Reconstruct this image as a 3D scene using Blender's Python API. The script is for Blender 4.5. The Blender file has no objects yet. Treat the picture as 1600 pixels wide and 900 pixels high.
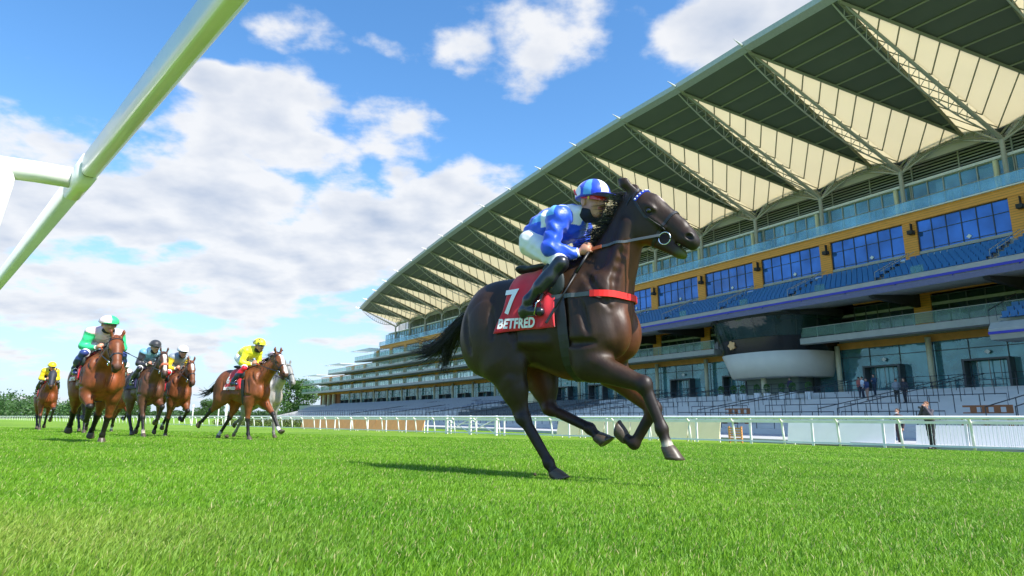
import bpy, math, random
import numpy as np
from mathutils import Vector, Matrix
R = math.radians
random.seed(7); RNG = np.random.default_rng(7)
SC = bpy.context.scene; COL = SC.collection

# ------------------------------------------------------------------ camera, sky, sun, exposure
PITCH = math.atan(.2)
cam = bpy.data.cameras.new('camera'); cam.lens = 22.5; cam.sensor_width = 36; cam.clip_end = 9000; cam.clip_start = .05
camo = bpy.data.objects.new('camera', cam); COL.objects.link(camo)
camo.location = (0, 0, 0); camo.rotation_euler = (R(90) + PITCH, 0, 0); SC.camera = camo

SUN = Vector((.79, -.61, 1.08)).normalized()
SUN_EL = math.asin(SUN.z); SUN_AZ = math.atan2(SUN.x, SUN.y)
sl = bpy.data.lights.new('sun', 'SUN'); sl.energy = 4.0; sl.angle = R(.5); sl.color = (1, .96, .88)
so = bpy.data.objects.new('sun', sl); COL.objects.link(so)
so.rotation_euler = SUN.to_track_quat('Z', 'Y').to_euler()
SC.view_settings.view_transform = 'Standard'; SC.view_settings.look = 'None'
SC.view_settings.exposure = 1.0; SC.view_settings.gamma = 1

def build_world():
    w = bpy.data.worlds.new('World'); SC.world = w; w.use_nodes = True
    nt = w.node_tree; nt.nodes.clear(); N = nt.nodes.new; L = nt.links.new
    def mth(op, a, b=None, c=None):
        n = N('ShaderNodeMath'); n.operation = op
        for i, v in enumerate((a, b, c)):
            if v is None: continue
            if isinstance(v, (int, float)): n.inputs[i].default_value = v
            else: L(v, n.inputs[i])
        return n.outputs[0]
    def vm(op, a, b=None):
        n = N('ShaderNodeVectorMath'); n.operation = op
        for i, v in enumerate((a, b)):
            if v is None: continue
            if isinstance(v, (tuple, list)): n.inputs[i].default_value = v
            elif isinstance(v, float): n.inputs[3].default_value = v
            else: L(v, n.inputs[i])
        return n
    out = N('ShaderNodeOutputWorld'); bg = N('ShaderNodeBackground'); bg.inputs[1].default_value = .125
    sky = N('ShaderNodeTexSky'); sky.sky_type = 'NISHITA'; sky.sun_disc = False
    sky.sun_elevation = SUN_EL; sky.sun_rotation = SUN_AZ; sky.air_density = 1.0; sky.dust_density = .5; sky.ozone_density = 2.2
    hs = N('ShaderNodeHueSaturation'); hs.inputs['Hue'].default_value = .499; hs.inputs['Saturation'].default_value = 1.24; hs.inputs['Value'].default_value = 1.10
    L(sky.outputs[0], hs.inputs['Color'])
    tc = N('ShaderNodeTexCoord'); d = tc.outputs['Generated']
    sep = N('ShaderNodeSeparateXYZ'); L(d, sep.inputs[0])
    zz = mth('ADD', mth('MAXIMUM', sep.outputs[2], 0.0), .22)
    pv = N('ShaderNodeCombineXYZ'); L(mth('DIVIDE', sep.outputs[0], zz), pv.inputs[0]); L(mth('DIVIDE', sep.outputs[1], zz), pv.inputs[1])
    P = pv.outputs[0]
    # broad cloud banks, placed by direction in the sky dome
    def direc(px, py):
        a = (px - 800) / 1000; u = (450 - py) / 1000; c, s = math.cos(PITCH), math.sin(PITCH)
        return Vector((a, c - u * s, s + u * c)).normalized()
    banks = [(-40, 300, .22, 1.0), (120, 330, .20, .9), (430, 235, .15, .95), (590, 225, .1, .85), (60, 205, .11, .55), (330, 330, .19, 1.0), (560, 380, .19, 1.0), (700, 330, .14, 1.0),
             (150, 440, .2, .8), (380, 430, .16, .9), (660, 420, .13, .9), (360, 150, .06, .9), (480, 75, .08, .6), (620, 75, .07, .68), (730, 60, .12, .66), (880, 60, .14, .74),
             (1110, 40, .15, .78), (1260, 20, .12, .85), (1000, 20, .1, .6), (960, 95, .06, .5), (30, 500, .14, .62), (250, 530, .07, .4), (540, 520, .09, .6), (250, 590, .1, .45), (350, 545, .05, .8), (500, 600, .10, .5), (80, 600, .18, .5), (1700, -200, .3, .8), (-500, 200, .4, .8), (800, -700, .4, .6)]
    warp = N('ShaderNodeTexNoise'); warp.inputs['Scale'].default_value = 5.0; warp.inputs['Detail'].default_value = 4
    L(d, warp.inputs['Vector'])
    wd = vm('SCALE', vm('SUBTRACT', warp.outputs['Color'], (.5, .5, .5)).outputs[0], .16)
    dw = vm('ADD', d, wd.outputs[0]).outputs[0]
    acc = None
    for px, py, r, st in banks:
        v = direc(px, py)
        sc = vm('MULTIPLY', vm('SUBTRACT', dw, tuple(v)).outputs[0], (1, 1, 1.75))
        ln = vm('LENGTH', sc.outputs[0]).outputs['Value']
        q = mth('DIVIDE', ln, r * 1.15)
        g = mth('MULTIPLY', mth('EXPONENT', mth('MULTIPLY', mth('MULTIPLY', q, q), -1.0)), st)
        acc = g if acc is None else mth('MAXIMUM', acc, g)
    def nz(vec, scale, detail, rough=.55):
        n = N('ShaderNodeTexNoise'); n.inputs['Scale'].default_value = scale; n.inputs['Detail'].default_value = detail
        n.inputs['Roughness'].default_value = rough; L(vec, n.inputs['Vector']); return n.outputs['Fac']
    def dens(vec):
        n1 = nz(vec, 3.0, 7, .56)
        return mth('ADD', mth('MULTIPLY', n1, 1.55), mth('MULTIPLY', acc, .78))
    D0 = dens(P)
    ramp = N('ShaderNodeMapRange'); ramp.interpolation_type = 'SMOOTHSTEP'
    L(D0, ramp.inputs[0]); ramp.inputs[1].default_value = 1.12; ramp.inputs[2].default_value = 1.33
    # underside: thick parts away from the light go grey-blue
    off = vm('ADD', P, (.06, -.03, 0)).outputs[0]
    n2 = nz(off, 2.3, 5, .5); n3 = nz(P, 2.3, 5, .5)
    shade = mth('ADD', mth('MULTIPLY', mth('SUBTRACT', n2, n3), 3.4), mth('MULTIPLY', mth('SUBTRACT', D0, 1.42), 1.3))
    sr = N('ShaderNodeMapRange'); L(shade, sr.inputs[0]); sr.inputs[1].default_value = -.2; sr.inputs[2].default_value = .8
    cc = N('ShaderNodeMixRGB'); cc.inputs[1].default_value = (3.75, 3.8, 3.9, 1); cc.inputs[2].default_value = (1.95, 2.3, 2.95, 1); L(sr.outputs[0], cc.inputs[0])
    hz = N('ShaderNodeMapRange'); hz.interpolation_type = 'SMOOTHSTEP'; L(sep.outputs[2], hz.inputs[0]); hz.inputs[1].default_value = 0; hz.inputs[2].default_value = .38; hz.inputs[3].default_value = .8; hz.inputs[4].default_value = 0
    hm = N('ShaderNodeMixRGB'); L(hz.outputs[0], hm.inputs[0]); L(hs.outputs[0], hm.inputs[1]); hm.inputs[2].default_value = (2.0, 2.72, 4.0, 1)
    mx = N('ShaderNodeMixRGB'); L(mth('MULTIPLY', ramp.outputs[0], .95), mx.inputs[0]); L(hm.outputs[0], mx.inputs[1]); L(cc.outputs[0], mx.inputs[2])
    L(mx.outputs[0], bg.inputs[0]); L(bg.outputs[0], out.inputs[0])
    w.cycles.sampling_method = 'MANUAL'; w.cycles.sample_map_resolution = 512
build_world()
SC.cycles.max_bounces = 6; SC.cycles.transparent_max_bounces = 12; SC.cycles.diffuse_bounces = 3; SC.cycles.glossy_bounces = 3
SC.cycles.use_fast_gi = False

# ------------------------------------------------------------------ helpers
MATS = {}
def mat(name, col, rough=.6, metal=0, var=.12, scale=6, bump=0, spec=.5, attr=None, coat=0, trans=0, sheen=0, stretch=(1, 1, 1), coord='Object', vtint=None, bdist=.01):
    if name in MATS: return MATS[name]
    m = bpy.data.materials.new(name); m.use_nodes = True; nt = m.node_tree; N = nt.nodes.new; L = nt.links.new
    b = nt.nodes['Principled BSDF']; b.inputs['Roughness'].default_value = rough; b.inputs['Metallic'].default_value = metal
    b.inputs['Specular IOR Level'].default_value = spec; b.inputs['Coat Weight'].default_value = coat
    if sheen: b.inputs['Sheen Weight'].default_value = sheen
    tc = N('ShaderNodeTexCoord'); mp = N('ShaderNodeMapping'); L(tc.outputs[coord], mp.inputs[0]); mp.inputs['Scale'].default_value = stretch
    n = N('ShaderNodeTexNoise'); n.inputs['Scale'].default_value = scale; n.inputs['Detail'].default_value = 5; L(mp.outputs[0], n.inputs['Vector'])
    if attr:
        a = N('ShaderNodeAttribute'); a.attribute_name = attr; src = a.outputs['Color']
    else:
        a = N('ShaderNodeRGB'); a.outputs[0].default_value = (*col, 1); src = a.outputs[0]
    mr = N('ShaderNodeMapRange'); L(n.outputs['Fac'], mr.inputs[0]); mr.inputs[1].default_value = .25; mr.inputs[2].default_value = .75
    mr.inputs[3].default_value = 1 - var; mr.inputs[4].default_value = 1 + var
    mu = N('ShaderNodeVectorMath'); mu.operation = 'SCALE'; L(src, mu.inputs[0]); L(mr.outputs[0], mu.inputs[3])
    L(mu.outputs[0], b.inputs['Base Color'])
    r2 = N('ShaderNodeMapRange'); L(n.outputs['Fac'], r2.inputs[0]); r2.inputs[3].default_value = max(0, rough - .06); r2.inputs[4].default_value = min(1, rough + .1); L(r2.outputs[0], b.inputs['Roughness'])
    if bump:
        bp = N('ShaderNodeBump'); bp.inputs['Strength'].default_value = bump; bp.inputs['Distance'].default_value = bdist; L(n.outputs['Fac'], bp.inputs['Height']); L(bp.outputs[0], b.inputs['Normal'])
    if trans:
        t = N('ShaderNodeBsdfTranslucent'); L(mu.outputs[0], t.inputs[0]); mx = N('ShaderNodeMixShader'); mx.inputs[0].default_value = trans
        L(b.outputs[0], mx.inputs[1]); L(t.outputs[0], mx.inputs[2]); L(mx.outputs[0], nt.nodes['Material Output'].inputs[0])
    MATS[name] = m; return m

def glass(name, col, alpha=.5, rough=.03, metal=0):
    if name in MATS: return MATS[name]
    m = bpy.data.materials.new(name); m.use_nodes = True; nt = m.node_tree; N = nt.nodes.new; L = nt.links.new
    b = nt.nodes['Principled BSDF']; b.inputs['Base Color'].default_value = (*col, 1); b.inputs['Roughness'].default_value = rough; b.inputs['Specular IOR Level'].default_value = .8; b.inputs['Metallic'].default_value = metal
    # slightly uneven panes: gentle ripple and dirt
    tc = N('ShaderNodeTexCoord'); n = N('ShaderNodeTexNoise'); n.inputs['Scale'].default_value = .45; n.inputs['Detail'].default_value = 4; L(tc.outputs['Object'], n.inputs['Vector'])
    mr = N('ShaderNodeMapRange'); L(n.outputs['Fac'], mr.inputs[0]); mr.inputs[1].default_value = .3; mr.inputs[2].default_value = .7; mr.inputs[3].default_value = .6; mr.inputs[4].default_value = 1.35
    cv = N('ShaderNodeVectorMath'); cv.operation = 'SCALE'; cv.inputs[0].default_value = col; L(mr.outputs[0], cv.inputs[3]); L(cv.outputs[0], b.inputs['Base Color'])
    bp = N('ShaderNodeBump'); bp.inputs['Strength'].default_value = .12; bp.inputs['Distance'].default_value = .3; L(n.outputs['Fac'], bp.inputs['Height']); L(bp.outputs[0], b.inputs['Normal'])
    t = N('ShaderNodeBsdfTransparent'); t.inputs[0].default_value = (.75 + col[0] * .25, .85 + col[1] * .15, .86 + col[2] * .14, 1)
    mx = N('ShaderNodeMixShader'); mx.inputs[0].default_value = alpha; L(t.outputs[0], mx.inputs[1]); L(b.outputs[0], mx.inputs[2]); L(mx.outputs[0], nt.nodes['Material Output'].inputs[0])
    MATS[name] = m; return m

def cladding(name, col, dz=.22):
    m = mat(name, col, .55, var=.14, scale=1.2, stretch=(1, 1, 6)); nt = m.node_tree; N = nt.nodes.new; L = nt.links.new
    b = nt.nodes['Principled BSDF']; src = b.inputs['Base Color'].links[0].from_socket
    tc = N('ShaderNodeTexCoord'); sp = N('ShaderNodeSeparateXYZ'); L(tc.outputs['Object'], sp.inputs[0])
    f = N('ShaderNodeMath'); f.operation = 'MULTIPLY'; L(sp.outputs[2], f.inputs[0]); f.inputs[1].default_value = 1 / dz
    fr = N('ShaderNodeMath'); fr.operation = 'FRACT'; L(f.outputs[0], fr.inputs[0])
    gt = N('ShaderNodeMath'); gt.operation = 'GREATER_THAN'; L(fr.outputs[0], gt.inputs[0]); gt.inputs[1].default_value = .14
    mr = N('ShaderNodeMapRange'); L(gt.outputs[0], mr.inputs[0]); mr.inputs[3].default_value = .45; mr.inputs[4].default_value = 1
    s = N('ShaderNodeVectorMath'); s.operation = 'SCALE'; L(src, s.inputs[0]); L(mr.outputs[0], s.inputs[3]); L(s.outputs[0], b.inputs['Base Color'])
    return m

def link(name, me, parent=None):
    o = bpy.data.objects.new(name, me); COL.objects.link(o)
    if parent is not None: o.parent = parent
    return o
def thing(name, label, cat, loc=(0, 0, 0), rz=0, group=None):
    o = bpy.data.objects.new(name, None); COL.objects.link(o); o.location = loc; o.rotation_euler = (0, 0, rz)
    o.empty_display_size = .3
    return tag(o, label, cat, group)
def tag(o, label=None, cat=None, group=None, kind=None):
    if label: o['label'] = label
    if cat: o['category'] = cat
    if group: o['group'] = group
    if kind: o['kind'] = kind
    return o
def dup(root, loc, rz, label, group=None):
    r = root.copy(); COL.objects.link(r); r.location = loc; r.rotation_euler = (0, 0, rz); r['label'] = label
    if group: r['group'] = group
    def rec(src, dst):
        for ch in src.children:
            c = ch.copy(); COL.objects.link(c); c.parent = dst; rec(ch, c)
    rec(root, r); return r
def npmesh(name, V, F, m=None, smooth=False, cols=None, cname='tint'):
    """V (n,3), F (k,4) or (k,3) int arrays"""
    me = bpy.data.meshes.new(name); V = np.asarray(V, np.float32); F = np.asarray(F, np.int32)
    k = F.shape[1]; me.vertices.add(len(V)); me.vertices.foreach_set('co', V.ravel())
    me.loops.add(F.size); me.loops.foreach_set('vertex_index', F.ravel())
    me.polygons.add(len(F)); me.polygons.foreach_set('loop_start', np.arange(0, F.size, k, dtype=np.int32))
    if smooth: me.polygons.foreach_set('use_smooth', np.ones(len(F), bool))
    me.update(calc_edges=True)
    if cols is not None:
        a = me.color_attributes.new(cname, 'FLOAT_COLOR', 'POINT'); c = np.ones((len(V), 4), np.float32); c[:, :3] = cols; a.data.foreach_set('color', c.ravel())
    if m: me.materials.append(m)
    return me

class MB:
    def __init__(s, f=None): s.V = []; s.F = []; s.f = f
    def _add(s, vs, fs):
        n = len(s.V)
        for v in vs: s.V.append(tuple(s.f(*v)) if s.f else tuple(v))
        for q in fs: s.F.append(tuple(n + i for i in q))
        return s
    def box(s, x0, x1, y0, y1, z0, z1, seg=0):
        k = max(1, int(math.ceil(abs(x1 - x0) / seg))) if seg else 1
        vs = []; fs = []
        for i in range(k + 1):
            x = x0 + (x1 - x0) * i / k; vs += [(x, y0, z0), (x, y1, z0), (x, y1, z1), (x, y0, z1)]
        for i in range(k):
            a = i * 4; b = a + 4
            for j in range(4): fs.append((a + j, a + (j + 1) % 4, b + (j + 1) % 4, b + j))
        fs.append((3, 2, 1, 0)); e = k * 4; fs.append((e, e + 1, e + 2, e + 3))
        return s._add(vs, fs)
    def prism(s, prof, x0, x1, seg=0):
        """profile (y,z) list swept along first coordinate"""
        k = max(1, int(math.ceil(abs(x1 - x0) / seg))) if seg else 1; n = len(prof); vs = []; fs = []
        for i in range(k + 1):
            x = x0 + (x1 - x0) * i / k; vs += [(x, y, z) for y, z in prof]
        for i in range(k):
            for j in range(n): fs.append((i * n + j, i * n + (j + 1) % n, (i + 1) * n + (j + 1) % n, (i + 1) * n + j))
        fs.append(tuple(range(n))[::-1]); fs.append(tuple(k * n + j for j in range(n)))
        return s._add(vs, fs)
    def tube(s, pts, r, n=6, closed=False, sq=1.0):
        pts = [Vector(s.f(*p)) if s.f else Vector(p) for p in pts]
        rr = r if isinstance(r, (list, tuple)) else [r] * len(pts)
        base = len(s.V); m = len(pts)
        for i, p in enumerate(pts):
            if closed: t = pts[(i + 1) % m] - pts[i - 1]
            else: t = pts[min(i + 1, m - 1)] - pts[max(i - 1, 0)]
            t.normalize(); u = Vector((0, 0, 1)) if abs(t.z) < .95 else Vector((1, 0, 0))
            a = t.cross(u).normalized(); b = a.cross(t).normalized()
            for j in range(n):
                g = 2 * math.pi * j / n; s.V.append(tuple(p + a * math.cos(g) * rr[i] * sq + b * math.sin(g) * rr[i]))
        q = m if closed else m - 1
        for i in range(q):
            i2 = (i + 1) % m
            for j in range(n):
                s.F.append((base + i * n + j, base + i * n + (j + 1) % n, base + i2 * n + (j + 1) % n, base + i2 * n + j))
        if not closed:
            s.F.append(tuple(base + j for j in range(n))[::-1]); s.F.append(tuple(base + (m - 1) * n + j for j in range(n)))
        return s
    def bar(s, a, b, w=.05, h=None): return s.tube([a, b], w * .7, 4) if h is None else s.tube([a, b], w, 4)
    def poly(s, vs): return s._add(vs, [tuple(range(len(vs)))])
    def slab(s, vs, t):
        """polygon given thickness t downwards"""
        n = len(vs); return s._add(list(vs) + [(v[0], v[1], v[2] - t) for v in vs], [tuple(range(n)), tuple(range(2 * n - 1, n - 1, -1))] + [(i, n + i, n + (i + 1) % n, (i + 1) % n) for i in range(n)])
    def lathe(s, c, prof, n=16, axis=(0, 0, 1)):
        ax = Vector(axis).normalized(); u = Vector((1, 0, 0)) if abs(ax.x) < .9 else Vector((0, 1, 0)); a = ax.cross(u).normalized(); b = ax.cross(a)
        base = len(s.V); c = Vector(c)
        for r, h in prof:
            for j in range(n):
                g = 2 * math.pi * j / n; p = c + ax * h + (a * math.cos(g) + b * math.sin(g)) * r; s.V.append(tuple(s.f(*p)) if s.f else tuple(p))
        for i in range(len(prof) - 1):
            for j in range(n): s.F.append((base + i * n + j, base + i * n + (j + 1) % n, base + (i + 1) * n + (j + 1) % n, base + (i + 1) * n + j))
        s.F.append(tuple(base + j for j in range(n))[::-1]); s.F.append(tuple(base + (len(prof) - 1) * n + j for j in range(n)))
        return s
    def build(s, name, m, parent=None, smooth=False, bevel=0, origin=None):
        me = bpy.data.meshes.new(name)
        V = s.V
        if origin is not None: V = [(v[0] - origin[0], v[1] - origin[1], v[2] - origin[2]) for v in V]
        me.from_pydata(V, [], s.F); me.update()
        if m: me.materials.append(m)
        if smooth: me.shade_smooth()
        o = link(name, me, parent)
        if origin is not None and parent is None: o.location = origin
        if bevel:
            b = o.modifiers.new('bevel', 'BEVEL'); b.width = bevel; b.segments = 2; b.limit_method = 'ANGLE'
        return o

# ------------------------------------------------------------------ terrain frame: u across the track, v along it
TA = np.array([-.6887, .7250])           # along the track, away from camera
TN = np.array([.7250, .6887])            # across, towards the stand
def uv(u, v, z=0): return (TN[0] * u + TA[0] * v, TN[1] * u + TA[1] * v, z)
def gz_u(u): return -.36 - .031 * min(max(u, -1.5), 31)
def gz(x, y): return gz_u(TN[0] * x + TN[1] * y)

# grandstand frame: s along the front (0 near camera), d in front of it, z
BA = np.array([41.4, 49.]); BT = np.array([-.52764, .84947]); BN = np.array([-.84947, -.52764])
def B(s, d, z):
    x = s / 145; bow = -8 * x * (1 - x) if s < 200 else -8 * x * (1 - x)
    p = BA + BT * s + BN * (d + bow); return (p[0], p[1], z)

# ------------------------------------------------------------------ implicit surfaces for animals and people
def rc(a, b, ra, rb, k=.04, sq=1., ax=(0, 1, 0), c=0):
    return dict(t='rc', a=np.array(a, float), b=np.array(b, float), ra=ra, rb=rb, k=k, sq=sq, ax=np.array(ax, float), c=c)
def el(c, r, k=.05, rot=None, col=0):
    return dict(t='el', p=np.array(c, float), r=np.array(r, float), k=k, rot=rot, c=col)
def cut(p): p['sub'] = True; return p
ORD = 'first second third fourth fifth sixth seventh eighth ninth tenth eleventh twelfth thirteenth fourteenth fifteenth sixteenth seventeenth eighteenth nineteenth twentieth'.split() + ['farthest'] * 40
def rotm(rx=0, ry=0, rz=0):
    from mathutils import Euler
    return np.array(Euler((R(rx), R(ry), R(rz))).to_matrix())
def pdist(p, X, Y, Z):
    if p['t'] == 'rc':
        a, b = p['a'], p['b']; ba = b - a; L2 = max(ba @ ba, 1e-9)
        qx, qy, qz = X - a[0], Y - a[1], Z - a[2]
        t = np.clip((qx * ba[0] + qy * ba[1] + qz * ba[2]) / L2, 0, 1)
        qx = qx - t * ba[0]; qy = qy - t * ba[1]; qz = qz - t * ba[2]
        sc = 1.
        if p['sq'] != 1:
            n = p['ax']; dd = (qx * n[0] + qy * n[1] + qz * n[2]) * (1 / p['sq'] - 1); qx = qx + n[0] * dd; qy = qy + n[1] * dd; qz = qz + n[2] * dd; sc = min(1, (1 + p['sq']) / 2)
        return (np.sqrt(qx * qx + qy * qy + qz * qz) - (p['ra'] + (p['rb'] - p['ra']) * t)) * sc
    qx, qy, qz = X - p['p'][0], Y - p['p'][1], Z - p['p'][2]
    if p['rot'] is not None:
        M = p['rot'].T; qx, qy, qz = (M[0, 0] * qx + M[0, 1] * qy + M[0, 2] * qz), (M[1, 0] * qx + M[1, 1] * qy + M[1, 2] * qz), (M[2, 0] * qx + M[2, 1] * qy + M[2, 2] * qz)
    r = p['r']; k0 = np.sqrt((qx / r[0]) ** 2 + (qy / r[1]) ** 2 + (qz / r[2]) ** 2); k1 = np.sqrt((qx / r[0] ** 2) ** 2 + (qy / r[1] ** 2) ** 2 + (qz / r[2] ** 2) ** 2) + 1e-9
    return k0 * (k0 - 1) / k1
def pbox(p, g=0):
    if p['t'] == 'rc':
        m = max(p['ra'], p['rb']) * max(1, p['sq']) + g; lo = np.minimum(p['a'], p['b']) - m; hi = np.maximum(p['a'], p['b']) + m
    else:
        m = (p['r'] if p['rot'] is None else np.full(3, p['r'].max())) + g; lo = p['p'] - m; hi = p['p'] + m
    return lo, hi
def smin(a, b, k):
    h = np.maximum(k - np.abs(a - b), 0) / k; return np.minimum(a, b) - h * h * k * .25
def fieldv(prims, P, off=0):
    X, Y, Z = P[:, 0], P[:, 1], P[:, 2]; r = np.full(len(P), 9.)
    for p in prims:
        d = pdist(p, X, Y, Z)
        r = -smin(-r, d, p['k']) if p.get('sub') else smin(r, d, p['k'])
    return r - off
def surface(prims, h, off=0, noise=None, clip=None):
    los, his = zip(*[pbox(p, p['k'] * .5 + off) for p in prims if not p.get('sub')])
    lo = np.min(los, 0) - 3 * h; hi = np.max(his, 0) + 3 * h
    n = np.ceil((hi - lo) / h).astype(int) + 1
    xs = [lo[i] + h * np.arange(n[i]) for i in range(3)]
    A = np.full(n, 1., np.float32)
    for p in prims:
        l, q = pbox(p, p['k'] + off + 2 * h); i0 = np.clip(((l - lo) / h).astype(int), 0, n - 1); i1 = np.clip(((q - lo) / h).astype(int) + 2, 1, n)
        if (i1 <= i0).any(): continue
        sl_ = tuple(slice(i0[i], i1[i]) for i in range(3))
        X = xs[0][i0[0]:i1[0], None, None]; Y = xs[1][None, i0[1]:i1[1], None]; Z = xs[2][None, None, i0[2]:i1[2]]
        d = pdist(p, X, Y, Z).astype(np.float32)
        A[sl_] = -smin(-A[sl_], d + off * 2, p['k']) if p.get('sub') else smin(A[sl_], d, p['k'])
    A -= off
    if noise is not None: A += noise(xs[0][:, None, None], xs[1][None, :, None], xs[2][None, None, :]).astype(np.float32)
    if clip is not None: A = np.maximum(A, clip(xs[0][:, None, None], xs[1][None, :, None], xs[2][None, None, :]).astype(np.float32))
    ins = A < 0
    c = [ins[i:n[0] - 1 + i, j:n[1] - 1 + j, k:n[2] - 1 + k] for i in (0, 1) for j in (0, 1) for k in (0, 1)]
    cnt = sum(x.astype(np.int8) for x in c); act = (cnt > 0) & (cnt < 8)
    idx = -np.ones(act.shape, np.int32); I = np.argwhere(act); idx[act] = np.arange(len(I))
    S = np.zeros((len(I), 3)); W = np.zeros(len(I))
    corners = [(i, j, k) for i in (0, 1) for j in (0, 1) for k in (0, 1)]
    for a in corners:
        for ax in range(3):
            if a[ax]: continue
            b = list(a); b[ax] = 1
            va = A[I[:, 0] + a[0], I[:, 1] + a[1], I[:, 2] + a[2]]; vb = A[I[:, 0] + b[0], I[:, 1] + b[1], I[:, 2] + b[2]]
            m = (va < 0) != (vb < 0); t = np.where(m, va / np.where(m, va - vb, 1), 0)
            pt = np.repeat([a], len(I), 0).astype(float); pt[:, ax] += t
            S += pt * m[:, None]; W += m
    V = lo + (I + S / W[:, None]) * h
    F = []
    for ax in range(3):
        o1, o2 = [(1, 2), (2, 0), (0, 1)][ax]
        s0 = [slice(None)] * 3; s1 = [slice(None)] * 3; s0[ax] = slice(0, n[ax] - 1); s1[ax] = slice(1, n[ax])
        a = ins[tuple(s0)]; b = ins[tuple(s1)]
        for flip, m in ((False, a & ~b), (True, ~a & b)):
            E_ = np.argwhere(m); ok = (E_[:, o1] > 0) & (E_[:, o2] > 0) & (E_[:, o1] < n[o1] - 1) & (E_[:, o2] < n[o2] - 1); E_ = E_[ok]
            if not len(E_): continue
            def g(d1, d2):
                q = E_.copy(); q[:, o1] += d1; q[:, o2] += d2; return idx[q[:, 0], q[:, 1], q[:, 2]]
            qd = np.stack([g(-1, -1), g(0, -1), g(0, 0), g(-1, 0)], 1)
            F.append(qd[:, ::-1] if flip else qd)
    return V, np.concatenate(F)
def primcol(prims, P, base):
    """colour of nearest primitive (by its 'c' entry, None = base)"""
    best = np.full(len(P), 9.); C = np.repeat([base], len(P), 0).astype(float)
    for p in prims:
        if p.get('sub'): continue
        d = pdist(p, P[:, 0], P[:, 1], P[:, 2]); m = d < best; best[m] = d[m]
        C[m] = base if not isinstance(p['c'], (tuple, list)) else p['c']
    return C
def smoothcols(C, F, n, it=3):
    for _ in range(it):
        S = C.copy(); W = np.ones(n)
        for i in range(F.shape[1]):
            j = (i + 1) % F.shape[1]; np.add.at(S, F[:, i], C[F[:, j]]); np.add.at(W, F[:, i], 1)
        C = S / W[:, None]
    return C
def vnoise(P, f, seed=0):
    P = P * f + seed * 17.3
    return (np.sin(P[:, 0] * 1.7 + np.sin(P[:, 1] * 2.3) * 1.3) + np.sin(P[:, 1] * 2.1 + np.sin(P[:, 2] * 1.9) * 1.5) + np.sin(P[:, 2] * 1.5 + np.sin(P[:, 0] * 2.7))) / 3
# ------------------------------------------------------------------ ground
def turf_material():
    m = bpy.data.materials.new('turf'); m.use_nodes = True; nt = m.node_tree; N = nt.nodes.new; L = nt.links.new
    b = nt.nodes['Principled BSDF']; b.inputs['Roughness'].default_value = .75; b.inputs['Specular IOR Level'].default_value = .25
    tc = N('ShaderNodeTexCoord')
    def nz(s, det, st=(1, 1, 1)):
        mp = N('ShaderNodeMapping'); mp.inputs['Scale'].default_value = st; L(tc.outputs['Object'], mp.inputs[0])
        n = N('ShaderNodeTexNoise'); n.inputs['Scale'].default_value = s; n.inputs['Detail'].default_value = det; L(mp.outputs[0], n.inputs['Vector']); return n.outputs['Fac']
    r = N('ShaderNodeValToRGB'); L(nz(.35, 4, (1, .35, 1)), r.inputs[0])
    r.color_ramp.elements[0].position = .3; r.color_ramp.elements[0].color = (.12, .25, .012, 1); r.color_ramp.elements[1].position = .7; r.color_ramp.elements[1].color = (.22, .37, .028, 1)
    r2 = N('ShaderNodeValToRGB'); L(nz(28, 6), r2.inputs[0]); r2.color_ramp.elements[0].position = .3; r2.color_ramp.elements[0].color = (.55, .6, .5, 1); r2.color_ramp.elements[1].position = .68; r2.color_ramp.elements[1].color = (1.35, 1.3, 1.5, 1)
    mu = N('ShaderNodeMixRGB'); mu.blend_type = 'MULTIPLY'; mu.inputs[0].default_value = 1; L(r.outputs[0], mu.inputs[1]); L(r2.outputs[0], mu.inputs[2])
    L(mu.outputs[0], b.inputs['Base Color'])
    bp = N('ShaderNodeBump'); bp.inputs['Strength'].default_value = .9; bp.inputs['Distance'].default_value = .05; L(nz(40, 5), bp.inputs['Height']); L(bp.outputs[0], b.inputs['Normal'])
    return m
def ground():
    us = [-4000, -600, -100, -20, -6, -3, -1.5, 0, 5, 10, 15, 20, 25, 31, 45, 80, 150, 500, 4000]
    vs = [-300, -60, -20, -8, 0, 8, 16, 30, 50, 80, 130, 200, 350, 700, 1500, 5000]
    V = [uv(u, v, gz_u(u)) for v in vs for u in us]; n = len(us)
    F = [(j * n + i, j * n + i + 1, (j + 1) * n + i + 1, (j + 1) * n + i) for j in range(len(vs) - 1) for i in range(n - 1)]
    me = npmesh('ground', V, F, turf_material()); tag(link('ground', me), kind='structure')
ground()

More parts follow.
